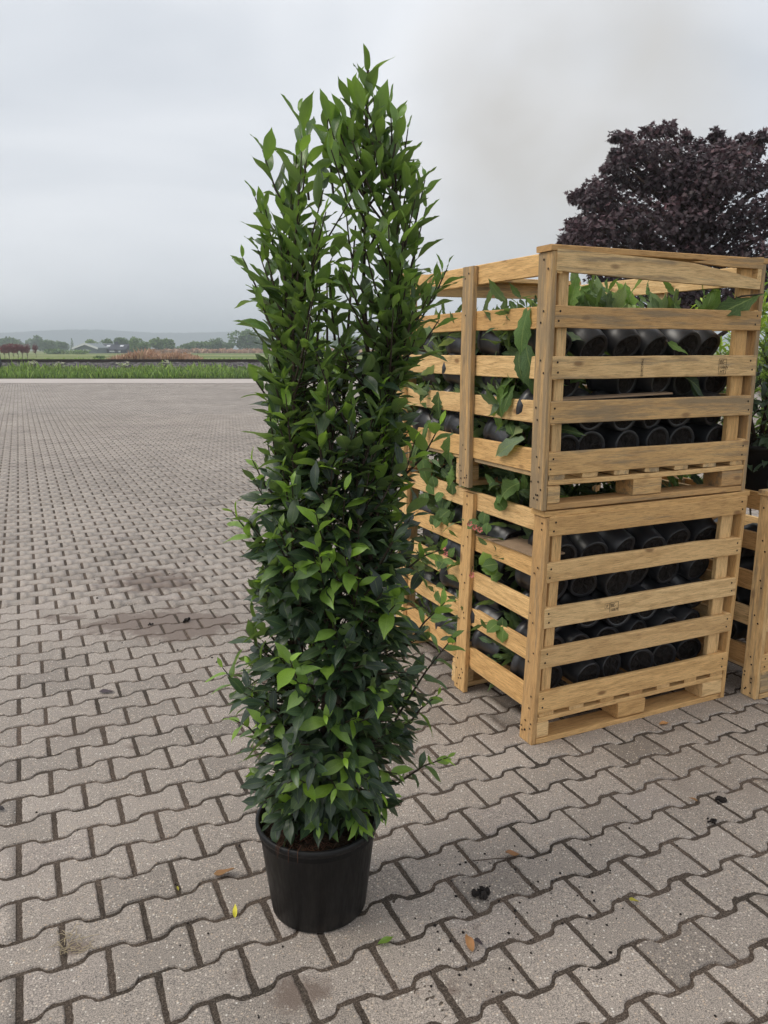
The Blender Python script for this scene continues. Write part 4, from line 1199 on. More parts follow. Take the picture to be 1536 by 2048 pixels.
def lying_pot(p, axis, label, group, fol, rot=0.0, scale=1.0, soil=True):
    """p = centre of the base, axis = direction from base to rim"""
    e = empty('potted_perennial', p)
    q = Vector(axis).normalized().to_track_quat('Z', 'Y') @ Euler((0, 0, rot)).to_quaternion()
    e.rotation_mode = 'QUATERNION'; e.rotation_quaternion = q
    e.scale = (scale,) * 3
    k = random.randrange(100)
    link(bpy.data.objects.new('pot', POTM[k % 3]), e)
    link(bpy.data.objects.new('pot_base', PBM[k % 4]), e)
    link(bpy.data.objects.new('soil', PSM[k % 2]), e)
    if fol is not None: tag(link(bpy.data.objects.new('foliage', fol), e), kind='stuff')
    return tag(e, label, 'potted plant', group)

def pot_rows(org, rows, which, lean, fols, tilt0):
    c, s = math.cos(CTH), math.sin(CTH)
    names = {0: 'bottom', len(rows) - 1: 'top'}
    for ri, z in enumerate(rows):
        rown = names.get(ri, ORD[len(rows) - 1 - ri] + ' from top')
        ncol = 6
        for k in range(ncol):
            x = .118 + k * .147 + (.0 if ri % 2 else .03) + random.uniform(-.016, .016)
            if random.random() < .04 and not ri == 0: continue
            top = ri == len(rows) - 1
            tl = tilt0 + random.uniform(-.10, .14) + ((.42 if which == 'upper' else .30) if top else (.22 if ri == len(rows) - 2 and which == 'lower' else .04))
            yaw = random.uniform(-.22, .22)
            y = .075 + random.uniform(-.012, .03)
            p = local_pt(org, x + lean * z, y, z + random.uniform(-.006, .006))
            lx, ly = math.sin(yaw), math.cos(yaw)
            ax = Vector((lx * c - ly * s, lx * s + ly * c, math.tan(tl)))
            lying_pot(p, ax, '%s black pot base from near corner, %s row, %s crate' % (ORD[k], rown, which), 'pots lying in the %s crate' % which,
                      random.choice(fols), random.uniform(0, 6), random.uniform(.93, 1.04))
    # deeper layers by long side; full top row added for leaves and blocking light
    for li, yy in enumerate((.36, .66, .93)):
        for ri, z in enumerate(rows):
            for k in range(6 if ri == len(rows) - 1 else 2):
                x = .122 + k * .147 + random.uniform(-.012, .012)
                p = local_pt(org, x + lean * z, yy + random.uniform(-.03, .03), z + random.uniform(-.004, .01))
                yaw = random.uniform(-.25, .15); tl = tilt0 + random.uniform(-.05, .2)
                lx, ly = math.sin(yaw), math.cos(yaw)
                ax = Vector((lx * c - ly * s, lx * s + ly * c, math.tan(tl)))
                lying_pot(p, ax, 'black pot in %s crate, %s row, %s layer back, %s' % (which, names.get(ri, ORD[len(rows) - 1 - ri] + ' from top'), ORD[li], '%s from long side' % ORD[k]),
                          'pots lying in the %s crate' % which, (None if (k > 3 and which == 'upper') else random.choice(FOL_UP if ri == len(rows) - 1 else fols)), random.uniform(0, 6))
pot_rows(LOW, [.205, .325, .447, .570, .692], 'lower', .03, FOL_LO, .06)
pot_rows(UPP, [.205, .322, .440, .562], 'upper', .0, FOL_UP, .10)
for ri, z in enumerate((.21, .34, .47, .60)):
    for k in range(5):
        p = local_pt((CR3.x, CR3.y, 0), .12, .12 + k * .17, z)
        lying_pot(p, Vector((math.cos(CTH), math.sin(CTH), .1)), 'black pot in the cut off crate, %s from near post, %s row up' % (ORD[k], ORD[ri]), 'pots in the cut off crate', None, k)

# plants of the upper crate: big single leaves hanging over the slats and standing above them
def big_leaf_plant(name, base, leaves, label, mat, T, group='leafy plants in the upper crate', age=.35, stem=True):
    """leaves: list of (root, tip, up, age)"""
    e = empty(name, base)
    mb_ = MB()
    for (a, b, up, ag) in leaves:
        a, b = Vector(a) - Vector(base), Vector(b) - Vector(base)
        mb_.tube([(0, 0, 0), a * .5 + Vector((0, 0, .012)), a], [.004, .0035, .0025], 5)
        d = np.array([tuple(b - a)]); rot = frames(d, np.array([tuple(up)]))
        L = (b - a).length * 1.08
        leaf_objects(T, np.array([random.randrange(len(T))]), np.array([tuple(a)]), rot, np.array([L]), np.array([ag]), mat, e)
    mb_.build('stem', M['twig'], e)
    return tag(e, label, 'plant', group)
E1c = Vector((math.cos(CTH), math.sin(CTH), 0)); E2c = Vector((-math.sin(CTH), math.cos(CTH), 0))
def on_left(px, py, out=.02):
    """point where the view through (px,py) meets the plane `out` outside the long side of the crates"""
    dx, dy = (px - 768) / FPX, (py - 1024) / FPX
    c, s = math.cos(PITCH), math.sin(PITCH)
    d = Vector((dx, c - dy * s, -s - dy * c)); o = Vector((0, 0, CAM_H))
    p0 = NEAR + E1c * (.021 - out)
    return o + d * ((p0 - o).dot(E1c) / d.dot(E1c))
def on_front(px, py, out=.0):
    dx, dy = (px - 768) / FPX, (py - 1024) / FPX
    c, s = math.cos(PITCH), math.sin(PITCH)
    d = Vector((dx, c - dy * s, -s - dy * c)); o = Vector((0, 0, CAM_H))
    p0 = NEAR - E2c * out
    return o + d * ((p0 - o).dot(E2c) / d.dot(E2c))
upv = Vector((-.55, -.6, .55))
big_leaf_plant('hanging_plant', on_left(1062, 640, -.10), [(on_left(1060, 610, -.01), on_left(1034, 703, .035), upv, .3), (on_left(1052, 688, .0), on_left(1062, 788, .03), upv, .15), (on_left(1040, 700, .0), on_left(1036, 752, .035), upv, .2)],
               'drooping grey green leaves hanging beside the near post of the upper crate', M['herb'], HT)
big_leaf_plant('hanging_plant', on_left(1040, 745, -.10), [(on_left(1028, 755, -.01), on_left(943, 818, .04), upv, .55), (on_left(1018, 770, .0), on_left(968, 850, .05), upv, .6), (on_left(1030, 770, -.01), on_left(1000, 825, .04), upv, .4)],
               'pointed green leaves drooping over the fourth slat of the upper crate', M['herb'], HT)
big_leaf_plant('hanging_plant', on_left(1050, 880, -.10), [(on_left(1050, 878, -.01), on_left(983, 905, .04), upv, .15), (on_left(1045, 865, -.02), on_left(1000, 852, .0), upv, .8)],
               'grey leaf lying over the lowest slat of the upper crate', M['pale_herb'], HT)
big_leaf_plant('hanging_plant', on_left(1040, 960, -.12), [(on_left(1040, 965, -.02), on_left(962, 1002, .045), upv, .6)],
               'broad lobed leaf sticking out between the two stacked crates', M['herb'], HL)
big_leaf_plant('hanging_plant', on_left(900, 850, -.10), [(on_left(905, 865, -.01), on_left(884, 945, .04), upv, .35), (on_left(880, 780, -.01), on_left(868, 835, .04), upv, .3), (on_left(905, 930, .0), on_left(892, 972, .03), upv, .6), (on_left(860, 760, -.01), on_left(835, 800, .05), upv, .25)],
               'long lobed leaves hanging past the middle post of the upper crate', M['herb'], HL)
big_leaf_plant('hanging_plant', on_left(850, 820, -.08), [(on_left(850, 880, -.01), on_left(838, 960, .05), upv, .4), (on_left(845, 870, -.01), on_left(822, 925, .05), upv, .45), (on_left(862, 840, -.01), on_left(840, 870, .05), upv, .35)],
               'green leaves hanging down near the far post of the upper crate', M['herb'], HT)
big_leaf_plant('cabbage_plant', on_left(975, 700, -.14), [(on_left(950 + k * 9, 706, -.10), on_left(938 + k * 14, 662 + abs(k - 2) * 7, -.05), Vector((-.6, -.7, .2)), .6 + .1 * (k % 3)) for k in range(6)],
               'pale yellow green heart of a leafy plant lying in the upper crate', M['pale_herb'], HT)
up2 = Vector((.3, -.8, .4))
def top_leaves(px, py, n, spread, h, lab, mat, T, ages):
    base = on_front(px, py, -.28)
    L = []
    for k in range(n):
        a = base + Vector((random.uniform(-.03, .03), random.uniform(-.03, .03), random.uniform(-.01, .02)))
        b = a + Vector((random.uniform(-spread, spread), random.uniform(-spread, spread) * .7, h * random.uniform(.65, 1.05)))
        L.append((a, b, up2 + Vector((random.uniform(-.6, .6), random.uniform(-.4, .4), 0)), random.uniform(*ages)))
    big_leaf_plant('upright_plant', base, L, lab, mat, T)
top_leaves(1135, 640, 9, .09, .15, 'bright serrated leaves standing above the second slat by the near post', M['herb'], HL, (.5, .9))
top_leaves(1195, 640, 8, .08, .14, 'pale grey green leaves standing above the second slat of the upper crate', M['pale_herb'], HT, (.3, .7))
top_leaves(1225, 635, 7, .08, .08, 'low pale frilly leaves behind the second slat of the upper crate', M['pale_herb'], HT, (.5, .9))
top_leaves(1258, 640, 6, .07, .14, 'pointed green shoot standing above the middle of the second slat', M['herb'], HL, (.5, .8))
top_leaves(1310, 645, 5, .06, .11, 'small grey green shoot right of the pointed green shoot', M['pale_herb'], HT, (.1, .4))
top_leaves(1400, 640, 5, .08, .13, 'green leaves standing behind the second slat near the stamp', M['herb'], HT, (.4, .7))
big_leaf_plant('hanging_plant', on_front(1440, 610, -.05), [(on_front(1525, 588, .03), on_front(1425, 615, -.02), Vector((0, -.6, .8)), .3)],
               'serrated leaf lying across the right post of the upper crate', M['herb'], HL)
big_leaf_plant('hanging_plant', on_front(1330, 690, -.05), [(on_front(1335, 685, -.02), on_front(1378, 702, .03), Vector((.2, -.7, .6)), .7)],
               'single green leaf resting on the stamped slat of the upper crate', M['herb'], HT)
big_leaf_plant('hanging_plant', on_front(1370, 755, -.12), [(on_front(1365, 752, -.04), on_front(1432, 775, -.01), Vector((.2, -.7, .6)), .1), (on_front(1375, 760, -.05), on_front(1412, 790, -.01), Vector((.2, -.7, .6)), .1)],
               'dark toothed leaf between pots below the stamped slat', M['herb'], HT)

# dull leafy plants packed behind the long side slats of the upper crate
PACK = ['by the near post', 'off the near post', 'right of the middle post', 'just left of the middle post', 'near the far post']
for ri, (zc, rown) in enumerate(((.585, 'second side gap'), (.425, 'third side gap'), (.262, 'lowest side gap'), (.06, 'gap under deck'))):
    for k, yc in enumerate((.27, .36, .46, .70, .95)):
        if ri == 3 and k in (0, 2): continue
        b0 = local_pt(UPP, .10, yc, zc)
        e = empty('packed_plant', b0, (0, 0, CTH))
        n = 40
        y = rng.normal(0, .075, n); z = rng.normal(0, .035, n) - (.03 if ri == 3 else 0); x = rng.uniform(-.035, .10, n)
        d = np.stack([rng.normal(-.12, .18, n), rng.normal(-.2, .9, n), rng.normal(-.05, .55, n)], 1)
        up = np.stack([np.full(n, -.9), rng.normal(0, .4, n), rng.uniform(.2, 1, n)], 1)
        pos = np.stack([x, y, z], 1)
        pale = (ri * 5 + k * 3) % 4 == 0
        tag(scatter('foliage', HT, rng.integers(0, 3, n), pos, frames(d, up), rng.uniform(.06, .13, n), np.clip(rng.normal(.25 if not pale else .2, .15, n), 0, 1), rng.uniform(0, 1, n), M['pale_herb'] if pale and ri < 2 else M['herb'], e), kind='stuff')
        mb_ = MB()
        for q in range(8): mb_.tube([(.08, 0, 0), tuple(pos[q])], [.003, .002], 4)
        mb_.build('stem', M['twig'], e)
        tag(e, 'dull green plant, %s of the upper crate, %s' % (rown, PACK[k]), 'plant', 'leafy plants in the upper crate')

for k, (xx, yy) in enumerate(((.34, .36), (.70, .40))):  # extra plants added to block the bright view through the pallet gap
    e = empty('packed_plant', local_pt(UPP, xx, yy, .0), (0, 0, CTH))
    n = 90
    pos = np.stack([rng.normal(0, .11, n), rng.normal(0, .07, n), rng.uniform(-.06, .085, n)], 1)
    tag(scatter('foliage', HT, rng.integers(0, 3, n), pos, frames(rng.normal(0, 1, (n, 3)) * np.array([1, 1, .35]), np.tile([0, 0, 1.], (n, 1)) + rng.normal(0, .3, (n, 3))), rng.uniform(.07, .12, n), np.clip(rng.normal(.1, .1, n), 0, 1), rng.uniform(0, 1, n), M['herb'], e), kind='stuff')
    mb_ = MB()
    for q in range(8): mb_.tube([(0, 0, -.08), tuple(pos[q])], [.003, .002], 4)
    mb_.build('stem', M['twig'], e)
    tag(e, 'foliage added to darken the gap between the stacked crates, %s of the middle pallet block' % ('left', 'right')[k], 'plant', 'leafy plants in the upper crate')

# plants and flowers in the lower crate
def begonia(px, py, lab, flowers, leaves):
    base = on_left(px, py, -.06)
    e = empty('begonia_plant', base)
    mb_ = MB()
    for (fx, fy) in flowers:
        t = on_left(fx, fy, .02) - base
        mb_.tube([(0, 0, 0), t * .6 + Vector((0, 0, .015)), t], [.0028, .0022, .0015], 5)
        f_ = MB()
        for k in range(9):
            a = k * 2.4; r = .003 + .0006 * k
            c = t + Vector((math.cos(a) * r * .6, -.004 * (9 - k), math.sin(a) * r * .6))
            w = .0058
            d1 = Vector((math.cos(a), -.5, math.sin(a))).normalized(); d2 = Vector((-math.sin(a), 0, math.cos(a)))
            f_.add([c, c + d1 * w + d2 * w * .8, c + d1 * w * 1.7, c + d1 * w - d2 * w * .8], [(0, 1, 2), (0, 2, 3)])
        f_.build('flower', M['petal'], e)
    for (lx, ly, ag) in leaves:
        a = on_left(lx, ly, -.02) - base
        ph = random.uniform(0, 6.3)
        d = np.array([[math.cos(ph) * .6 - .3, math.sin(ph) * .3 - .3, math.sin(ph)]])
        leaf_objects(RT, np.array([random.randrange(len(RT))]), np.array([tuple(a)]), frames(d, np.array([[-.6, -.6, .5]])), np.array([random.uniform(.045, .07)]), np.array([ag]), M['herb'], e)
    mb_.build('stem', M['twig'], e)
    return tag(e, lab, 'plant', 'flowering plants in the lower crate')
RT = [leaf_template(1, .95, rows=7, fold=.1, droop=d, wave=.06, serr=.05, seed=s, cols=4) for s, d in ((6, .2), (7, .4))]
begonia(950, 1130, 'coral flower resting on the third slat beside the middle post', [(942, 1147)], [(985, 1122, .5), (992, 1140, .6), (978, 1135, .9), (990, 1150, .7), (982, 1160, .9), (996, 1128, .4)])
begonia(940, 1060, 'red flowers behind the top slats of the lower crate', [(938, 1045), (948, 1052), (958, 1057)], [(968, 1050, .3), (975, 1045, .3), (958, 1042, .4), (970, 1060, .2)])
begonia(890, 1105, 'pink flower left of the middle post of the lower crate', [(890, 1105), (886, 1092)], [(893, 1118, .5), (900, 1115, .6), (882, 1115, .3)])
begonia(890, 1030, 'round leaved plant above the second slat left of the middle post', [], [(880, 1035, .3), (892, 1030, .35), (886, 1045, .4), (898, 1042, .3), (900, 1020, .3), (883, 1020, .25), (875, 1048, .2)])
begonia(1000, 1250, 'small green shoots above the fourth slat of the lower crate', [], [(1000, 1245, .6), (1010, 1252, .7), (870, 1175, .3), (880, 1180, .3), (1006, 1258, .5)])
begonia(860, 960, 'leafy plant at the far left end of the lower crate', [], [(870, 975, .3), (885, 985, .4), (860, 965, .3), (905, 990, .3), (850, 985, .3), (940, 1000, .3), (990, 1010, .35), (1010, 1020, .35)])

def sheet(name, pts, t, mat, lab, cat):
    m_ = MB()
    a = [Vector(p) for p in pts]
    n_ = (a[1] - a[0]).cross(a[2] - a[0]).normalized() * t
    ctr = sum(a, Vector()) / 4
    a = [p - ctr for p in a]
    m_.add([p for p in a] + [p + n_ for p in a], [(0, 1, 2, 3)[::-1], (4, 5, 6, 7)] + [(k, (k + 1) % 4, 4 + (k + 1) % 4, 4 + k) for k in range(4)])
    o = m_.build(name, mat); o.location = ctr
    return tag(o, lab, cat)
zt = .712
sheet('cardboard_tray', [local_pt(LOW, .035, .06, zt + .008), local_pt(LOW, .035, .49, zt), local_pt(LOW, .16, .49, zt + .012), local_pt(LOW, .16, .06, zt + .012)], .006, M['cardboard'], 'flattened brown cardboard sheet lying on the second slat of the lower crate', 'cardboard')
zt = .384
sheet('cardboard_tray', [local_pt(UPP, .05, .03, zt), local_pt(UPP, .60, .03, zt + .012), local_pt(UPP, .60, .07, zt + .014), local_pt(UPP, .05, .07, zt + .004)], .006, M['cardboard'], 'thin brown cardboard strip lying on the fourth slat of the upper crate', 'cardboard')

# ================================================================== LAUREL IN ITS POT
LAUREL_T = [leaf_template(1, w, rows=9, fold=f, droop=d, wave=wv, tip=1.2, seed=s) for s, (w, f, d, wv) in enumerate(((.36, .30, .10, .03), (.42, .25, .24, .04), (.34, .45, .08, .05), (.44, .2, .38, .035), (.39, .35, .18, .06), (.35, .3, .30, .04), (.27, .5, .10, .05), (.30, .45, .22, .06), (.26, .6, .02, .05)))]
def container(name, loc, r0, r1, H, parent=None):
    mb_ = MB()
    mb_.lathe([(.001, .004), (r0 - .012, .004), (r0 - .006, .0), (r0, .006), (r0 + (r1 - r0) * .82 - .004, H * .86), (r0 + (r1 - r0) * .86 - .002, H * .865), (r1 - .010, H - .022), (r1 - .003, H - .020), (r1, H - .012), (r1, H - .003), (r1 - .005, H), (r1 - .011, H - .003), (r1 - .013, H - .02), (r1 - .030, H * .5)], 56)
    return mb_.build(name, M['black_pot'], parent, smooth=True)
def soil_disc(r, z, parent, hump=.02, seed=1):
    r_ = random.Random(seed)
    vs_ = [(0, 0, z + hump)]; fs_ = []
    nr, ns = 12, 48
    for i in range(1, nr + 1):
        for k in range(ns):
            a = 2 * math.pi * k / ns; q = r * i / nr
            vs_.append((q * math.cos(a), q * math.sin(a), z + hump * (1 - (i / nr) ** 2) + (r_.uniform(-.007, .008) if i < nr else 0)))
    for k in range(ns):
        fs_.append((0, 1 + k, 1 + (k + 1) % ns))
        for i in range(nr - 1):
            a = 1 + i * ns
            fs_.append((a + k, a + ns + k, a + ns + (k + 1) % ns, a + (k + 1) % ns))
    mb_ = MB(); mb_.add(vs_, fs_)
    return mb_.build('soil', M['soil'], parent)

def laurel(name, loc, H_pot, r0, r1, env, twigs, leafn, label, seed, explicit=(), n_obj=300, fresh=.24, core=950, size=1.0, group=None):
    """env: list of (z, left, right) relative to the pot's axis"""
    global rng
    rg = np.random.default_rng(seed); r_ = random.Random(seed)
    root = empty(name, loc)
    pot = container('pot', (0, 0, 0), r0, r1, H_pot, root)
    soil_disc(r1 - .016, H_pot - .035, root, seed=seed)
    Z = np.array([e_[0] for e_ in env]); Lf = np.array([e_[1] for e_ in env]); Rt = np.array([e_[2] for e_ in env])
    def ext(z): return float(np.interp(z, Z, Lf)), float(np.interp(z, Z, Rt))
    zmin, zmax = Z.min(), Z.max()
    # main stems
    stems = []
    ns = 11
    for k in range(ns):
        a = 2 * math.pi * k / ns + r_.uniform(-.3, .3)
        b = Vector((math.cos(a) * .045 * r_.uniform(.3, 1), math.sin(a) * .045 * r_.uniform(.3, 1), H_pot - .03))
        zt_ = zmin + (zmax - zmin) * (1.0 if k == 0 else r_.uniform(.55, .90))
        l_, rr_ = ext(zt_)
        mid_, hw = (l_ + rr_) / 2, (rr_ - l_) / 2
        t = Vector((mid_ + hw * .62 * math.cos(a), hw * .62 * math.sin(a), zt_)) if k else Vector((mid_, 0, zt_))
        l2, r2 = ext(b.z + (zt_ - b.z) * .5)
        mpt = Vector(((l2 + r2) / 2 + (r2 - l2) * .25 * math.cos(a), (r2 - l2) * .25 * math.sin(a), b.z + (zt_ - b.z) * .5))
        pts = [b, b.lerp(mpt, .5) + Vector((r_.gauss(0, .008), r_.gauss(0, .008), 0)), mpt, mpt.lerp(t, .5) + Vector((r_.gauss(0, .012), r_.gauss(0, .012), 0)), t]
        stems.append(pts)
        mb_ = MB(); mb_.tube(pts, [.0095, .008, .0065, .0045, .002], 7); mb_.build('stem', M['bark'], root, smooth=True)
    def stem_point(k, z):
        p = stems[k]
        for i in range(len(p) - 1):
            if p[i].z <= z <= p[i + 1].z:
                return p[i].lerp(p[i + 1], (z - p[i].z) / max(1e-6, p[i + 1].z - p[i].z))
        return p[-1] if z > p[-1].z else p[0]
    tw = MB()
    LP, LD, LU, LS_, LA = [], [], [], [], []
    def put(p, d, up, s, age):
        LP.append(tuple(p)); LD.append(tuple(d)); LU.append(tuple(up)); LS_.append(s); LA.append(age)
    def twig(tip, base, nl, isfresh, topness, sz=1.0):
        ctr = base.lerp(tip, .55) + Vector((0, 0, -.02 if topness > .4 else .012))
        pts = [base, ctr, tip]
        tw.tube(pts, [.0032, .0024, .0012], 5, cap=False)
        L = (tip - base).length
        td = (tip - ctr).normalized()
        ph = r_.uniform(0, 6.28)
        outw = Vector((tip.x, tip.y, 0)); outw = outw.normalized() if outw.length > 1e-4 else Vector((0, -1, 0))
        for j in range(nl):
            u = 1 - (j / max(1, nl - 1)) * min(.9, (.13 + .10 * max(0, topness - .5) * 2) / max(L, .05) * nl / 7)
            p = base.lerp(ctr, u / .55) if u < .55 else ctr.lerp(tip, (u - .55) / .45)
            ph += 2.4 + r_.uniform(-.3, .3)
            a = td.orthogonal().normalized(); bb = td.cross(a)
            side = a * math.cos(ph) + bb * math.sin(ph)
            spread = .45 + .55 * min(1, j / 3.5)
            d = td * (1.05 - .45 * spread) + side * spread
            # lower leaves hang, upper ones reach up
            d.z += (.55 * topness - .42 * (1 - topness)) * (0.6 + .4 * r_.random()) - (.12 if j > 3 else 0)
            d += Vector((r_.gauss(0, .16), r_.gauss(0, .16), r_.gauss(0, .14)))
            d.normalize()
            up = Vector((0, 0, 1)) * (.55 + .5 * (1 - topness)) + outw * (.55 if topness < .5 else -.15) + td * .45 * topness - side * .3 + Vector((r_.gauss(0, .25), r_.gauss(0, .25), 0))
            if isfresh and j < 5:
                ag = (.98, .90, .82, .70, .52)[j] - r_.uniform(0, .18)
                if topness > .62: ag = ag * .70
                s = (.036, .060, .076, .080, .076)[j] * r_.uniform(.8, 1.2)
            else:
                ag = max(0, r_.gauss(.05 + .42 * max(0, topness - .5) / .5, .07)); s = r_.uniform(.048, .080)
            s *= (.84 + .27 * topness) * sz * size
            put(p, d, up, s, ag)
    # explicit long shoots that break the outline
    for (tip, base, nl, fr) in explicit:
        tn = (tip.z - zmin) / (zmax - zmin)
        twig(tip, base, nl, fr, tn)
    for k in range(twigs):
        z = zmin + (zmax - zmin) * (k + r_.random()) / twigs * .985
        tn = (z - zmin) / (zmax - zmin)
        if r_.random() < max(0, (tn - .68)) * 2.4: continue
        l_, rr_ = ext(z)
        mid_, hw = (l_ + rr_) / 2, (rr_ - l_) / 2
        a = r_.uniform(0, 2 * math.pi)
        if math.sin(a) > .3 and r_.random() < .35: a = -a
        q = (.35 + .65 * math.sqrt(r_.random())) * .95
        tip = Vector((mid_ + hw * q * math.cos(a), hw * .92 * q * math.sin(a), z))
        zb = max(H_pot + .01, z - r_.uniform(.07, .17) * (1.0 if tn > .15 else .5) * (1 + max(0, tn - .5) * 1.3))
        ks = min(range(ns), key=lambda k2: (stem_point(k2, zb) - tip).length + r_.uniform(0, .05))
        base = stem_point(ks, zb)
        fr = (q > .58 and r_.random() < fresh + .25 * max(0, tn - .3)) or (tn > .62 and r_.random() < .6)
        twig(tip, base, r_.randint(leafn - 2, leafn + 2), fr, tn)
    # shaded inner leaves
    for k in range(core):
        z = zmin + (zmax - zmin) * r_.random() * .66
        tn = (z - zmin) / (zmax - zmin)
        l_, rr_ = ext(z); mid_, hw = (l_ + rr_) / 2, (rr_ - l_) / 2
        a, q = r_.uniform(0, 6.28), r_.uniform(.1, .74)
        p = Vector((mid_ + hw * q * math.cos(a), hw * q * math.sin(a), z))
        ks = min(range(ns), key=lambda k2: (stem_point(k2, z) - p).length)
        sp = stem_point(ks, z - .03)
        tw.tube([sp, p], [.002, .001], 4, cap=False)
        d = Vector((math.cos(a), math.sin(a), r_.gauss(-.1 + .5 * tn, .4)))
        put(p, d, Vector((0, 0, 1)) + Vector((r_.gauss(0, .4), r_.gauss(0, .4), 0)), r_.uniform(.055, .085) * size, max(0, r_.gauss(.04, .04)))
    tw.build('twigs', M['twig'], root, smooth=True)
    LP, LD, LU, LS_, LA = map(np.array, (LP, LD, LU, LS_, LA))
    rot = frames(LD, LU)
    tnv = (LP[:, 2] - zmin) / (zmax - zmin)
    which = np.where(rg.uniform(0, 1, len(LP)) < np.clip((tnv - .42) * 3.2, 0, .9), rg.integers(6, 9, len(LP)), rg.integers(0, 6, len(LP))); rnd = rg.uniform(0, 1, len(LP))
    # those that show largest: near, outside, seen flat on
    wp = LP + np.array(loc)
    view = np.array([0, 0, CAM_H]) - wp; dist = np.linalg.norm(view, axis=1); view /= dist[:, None]
    face = np.abs(np.einsum('ij,ij->i', rot[:, :, 2], view))
    front = -(LP[:, 1]) / .22
    sil = np.abs(LP[:, 0]) / .22
    sc = LS_ ** 1.0 * (.35 + face) * np.exp(1.1 * np.maximum(front, sil * .75)) * (1 + .5 * LA)
    order_ = np.argsort(-sc)
    io, ir = order_[:n_obj], order_[n_obj:]
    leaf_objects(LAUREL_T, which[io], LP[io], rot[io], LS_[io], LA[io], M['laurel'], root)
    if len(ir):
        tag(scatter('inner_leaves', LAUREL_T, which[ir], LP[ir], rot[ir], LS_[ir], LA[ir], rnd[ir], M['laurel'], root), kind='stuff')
    return tag(root, label, 'potted plant', group), len(LP)

POT = Vector((-.176, 1.832, 0))
YP = POT.y
sil_ = [(1612, 545, 765), (1590, 500, 790), (1555, 478, 810), (1500, 462, 850), (1430, 448, 860), (1360, 455, 850), (1290, 490, 850), (1200, 490, 848), (1110, 490, 850), (1040, 478, 846),
        (960, 505, 838), (880, 528, 840), (800, 525, 842), (720, 505, 840), (640, 502, 868), (560, 492, 885), (480, 498, 872), (400, 512, 868), (330, 530, 858), (290, 560, 845), (240, 640, 815), (190, 700, 775), (140, 722, 752)]
env = []
for y, x0, x1 in sil_:
    p0, p1 = at(x0, y, YP), at(x1, y, YP)
    env.append((p0.z, p0.x - POT.x, p1.x - POT.x))
def sh(x, y, bx, by, n=9, fr=True, dY=0.0):
    return (at(x, y, YP + dY) - POT, at(bx, by, YP + dY * .4) - POT, n, fr)
SHOOTS = [sh(735, 120, 728, 330, 11), sh(600, 225, 618, 400, 9), sh(655, 240, 668, 400, 7), sh(800, 235, 765, 400, 8, True, -.05), sh(770, 225, 745, 360, 7), sh(850, 360, 810, 500, 9), sh(525, 300, 580, 430, 8),
          sh(510, 395, 575, 520, 6), sh(485, 515, 560, 640, 7), sh(880, 560, 800, 690, 10), sh(895, 535, 830, 640, 7), sh(878, 640, 800, 720, 6), sh(500, 745, 570, 810, 6), sh(880, 850, 810, 950, 8, True, -.08),
          sh(465, 1025, 560, 1110, 8), sh(505, 920, 560, 1000, 6), sh(880, 1100, 800, 1150, 6), sh(905, 1275, 790, 1440, 13, True, -.05), sh(890, 1205, 800, 1310, 7), sh(445, 1335, 520, 1450, 7),
          sh(875, 1390, 800, 1470, 8), sh(895, 1515, 790, 1570, 9), sh(720, 1650, 690, 1610, 8, True, -.13), sh(600, 1560, 640, 1600, 7, True, -.2), sh(650, 1430, 670, 1500, 7, True, -.2), sh(690, 1515, 690, 1560, 7, True, -.2),
          sh(580, 1320, 610, 1420, 9, True, -.2), sh(760, 1380, 720, 1450, 8, True, -.18), sh(690, 980, 680, 1120, 8, True, -.17), sh(560, 1060, 600, 1150, 8, True, -.16), sh(790, 1210, 740, 1290, 8, True, -.16),
          sh(700, 1060, 690, 1150, 8, True, -.17), sh(640, 1130, 660, 1210, 7, True, -.18), sh(585, 970, 590, 1080, 8, True, -.14), sh(470, 1440, 530, 1490, 7, True), sh(660, 560, 670, 680, 8, True, -.12), sh(830, 880, 790, 980, 7, True, -.12)]
_, nl_ = laurel('potted_laurel', tuple(POT), .262, .127, .163, env, 520, 7, 'tall bushy laurel with glossy leaves in a black plastic pot standing on the paving', 4, SHOOTS)
print('laurel leaves', nl_)
# root fibres over the rim
lr = [o for o in col.objects if o.name == 'potted_laurel'][0]
mb = MB(); rr = random.Random(2)
for k in range(170):
    a = rr.uniform(-3.0, -1.2); q = rr.uniform(.06, .128)
    p = Vector((q * math.cos(a), q * math.sin(a), .232 + rr.uniform(0, .012)))
    pts = [p]
    d = Vector((rr.gauss(0, 1), rr.gauss(-.3, .7), rr.gauss(.4, .4))).normalized()
    for j in range(3):
        d = (d + Vector((rr.gauss(0, .5), rr.gauss(0, .5), -.45))).normalized(); pts.append(pts[-1] + d * rr.uniform(.008, .018))
    mb.tube(pts, [.0011, .001, .0009, .0005], 3, cap=False)
for k in range(5):
    a = rr.uniform(-2.2, -1.5)
    p = Vector((.160 * math.cos(a), .160 * math.sin(a), .264)); o_ = Vector((math.cos(a), math.sin(a), 0))
    mb.tube([p - o_ * .02, p + o_ * .006, p + o_ * .008 - Vector((0, 0, rr.uniform(.012, .035)))], [.001, .001, .0005], 3, cap=False)
tag(mb.build('root_fibres', M['root'], lr), kind='stuff')

# second laurel on the cut-off crate
def simple_env(H0, H1, w):
    return [(H0, -w * .8, w * .8), (H0 + (H1 - H0) * .3, -w, w), (H0 + (H1 - H0) * .75, -w * .85, w * .85), (H1, -w * .3, w * .3)]
pl2 = local_pt((CR3.x, CR3.y, .80), .24, .30, 0)
laurel('potted_laurel', tuple(pl2), .26, .13, .165, simple_env(.10, 1.00, .28), 130, 7, 'dark leafy laurel in a black pot standing in the cut off crate', 14, n_obj=120, core=120, fresh=.2)

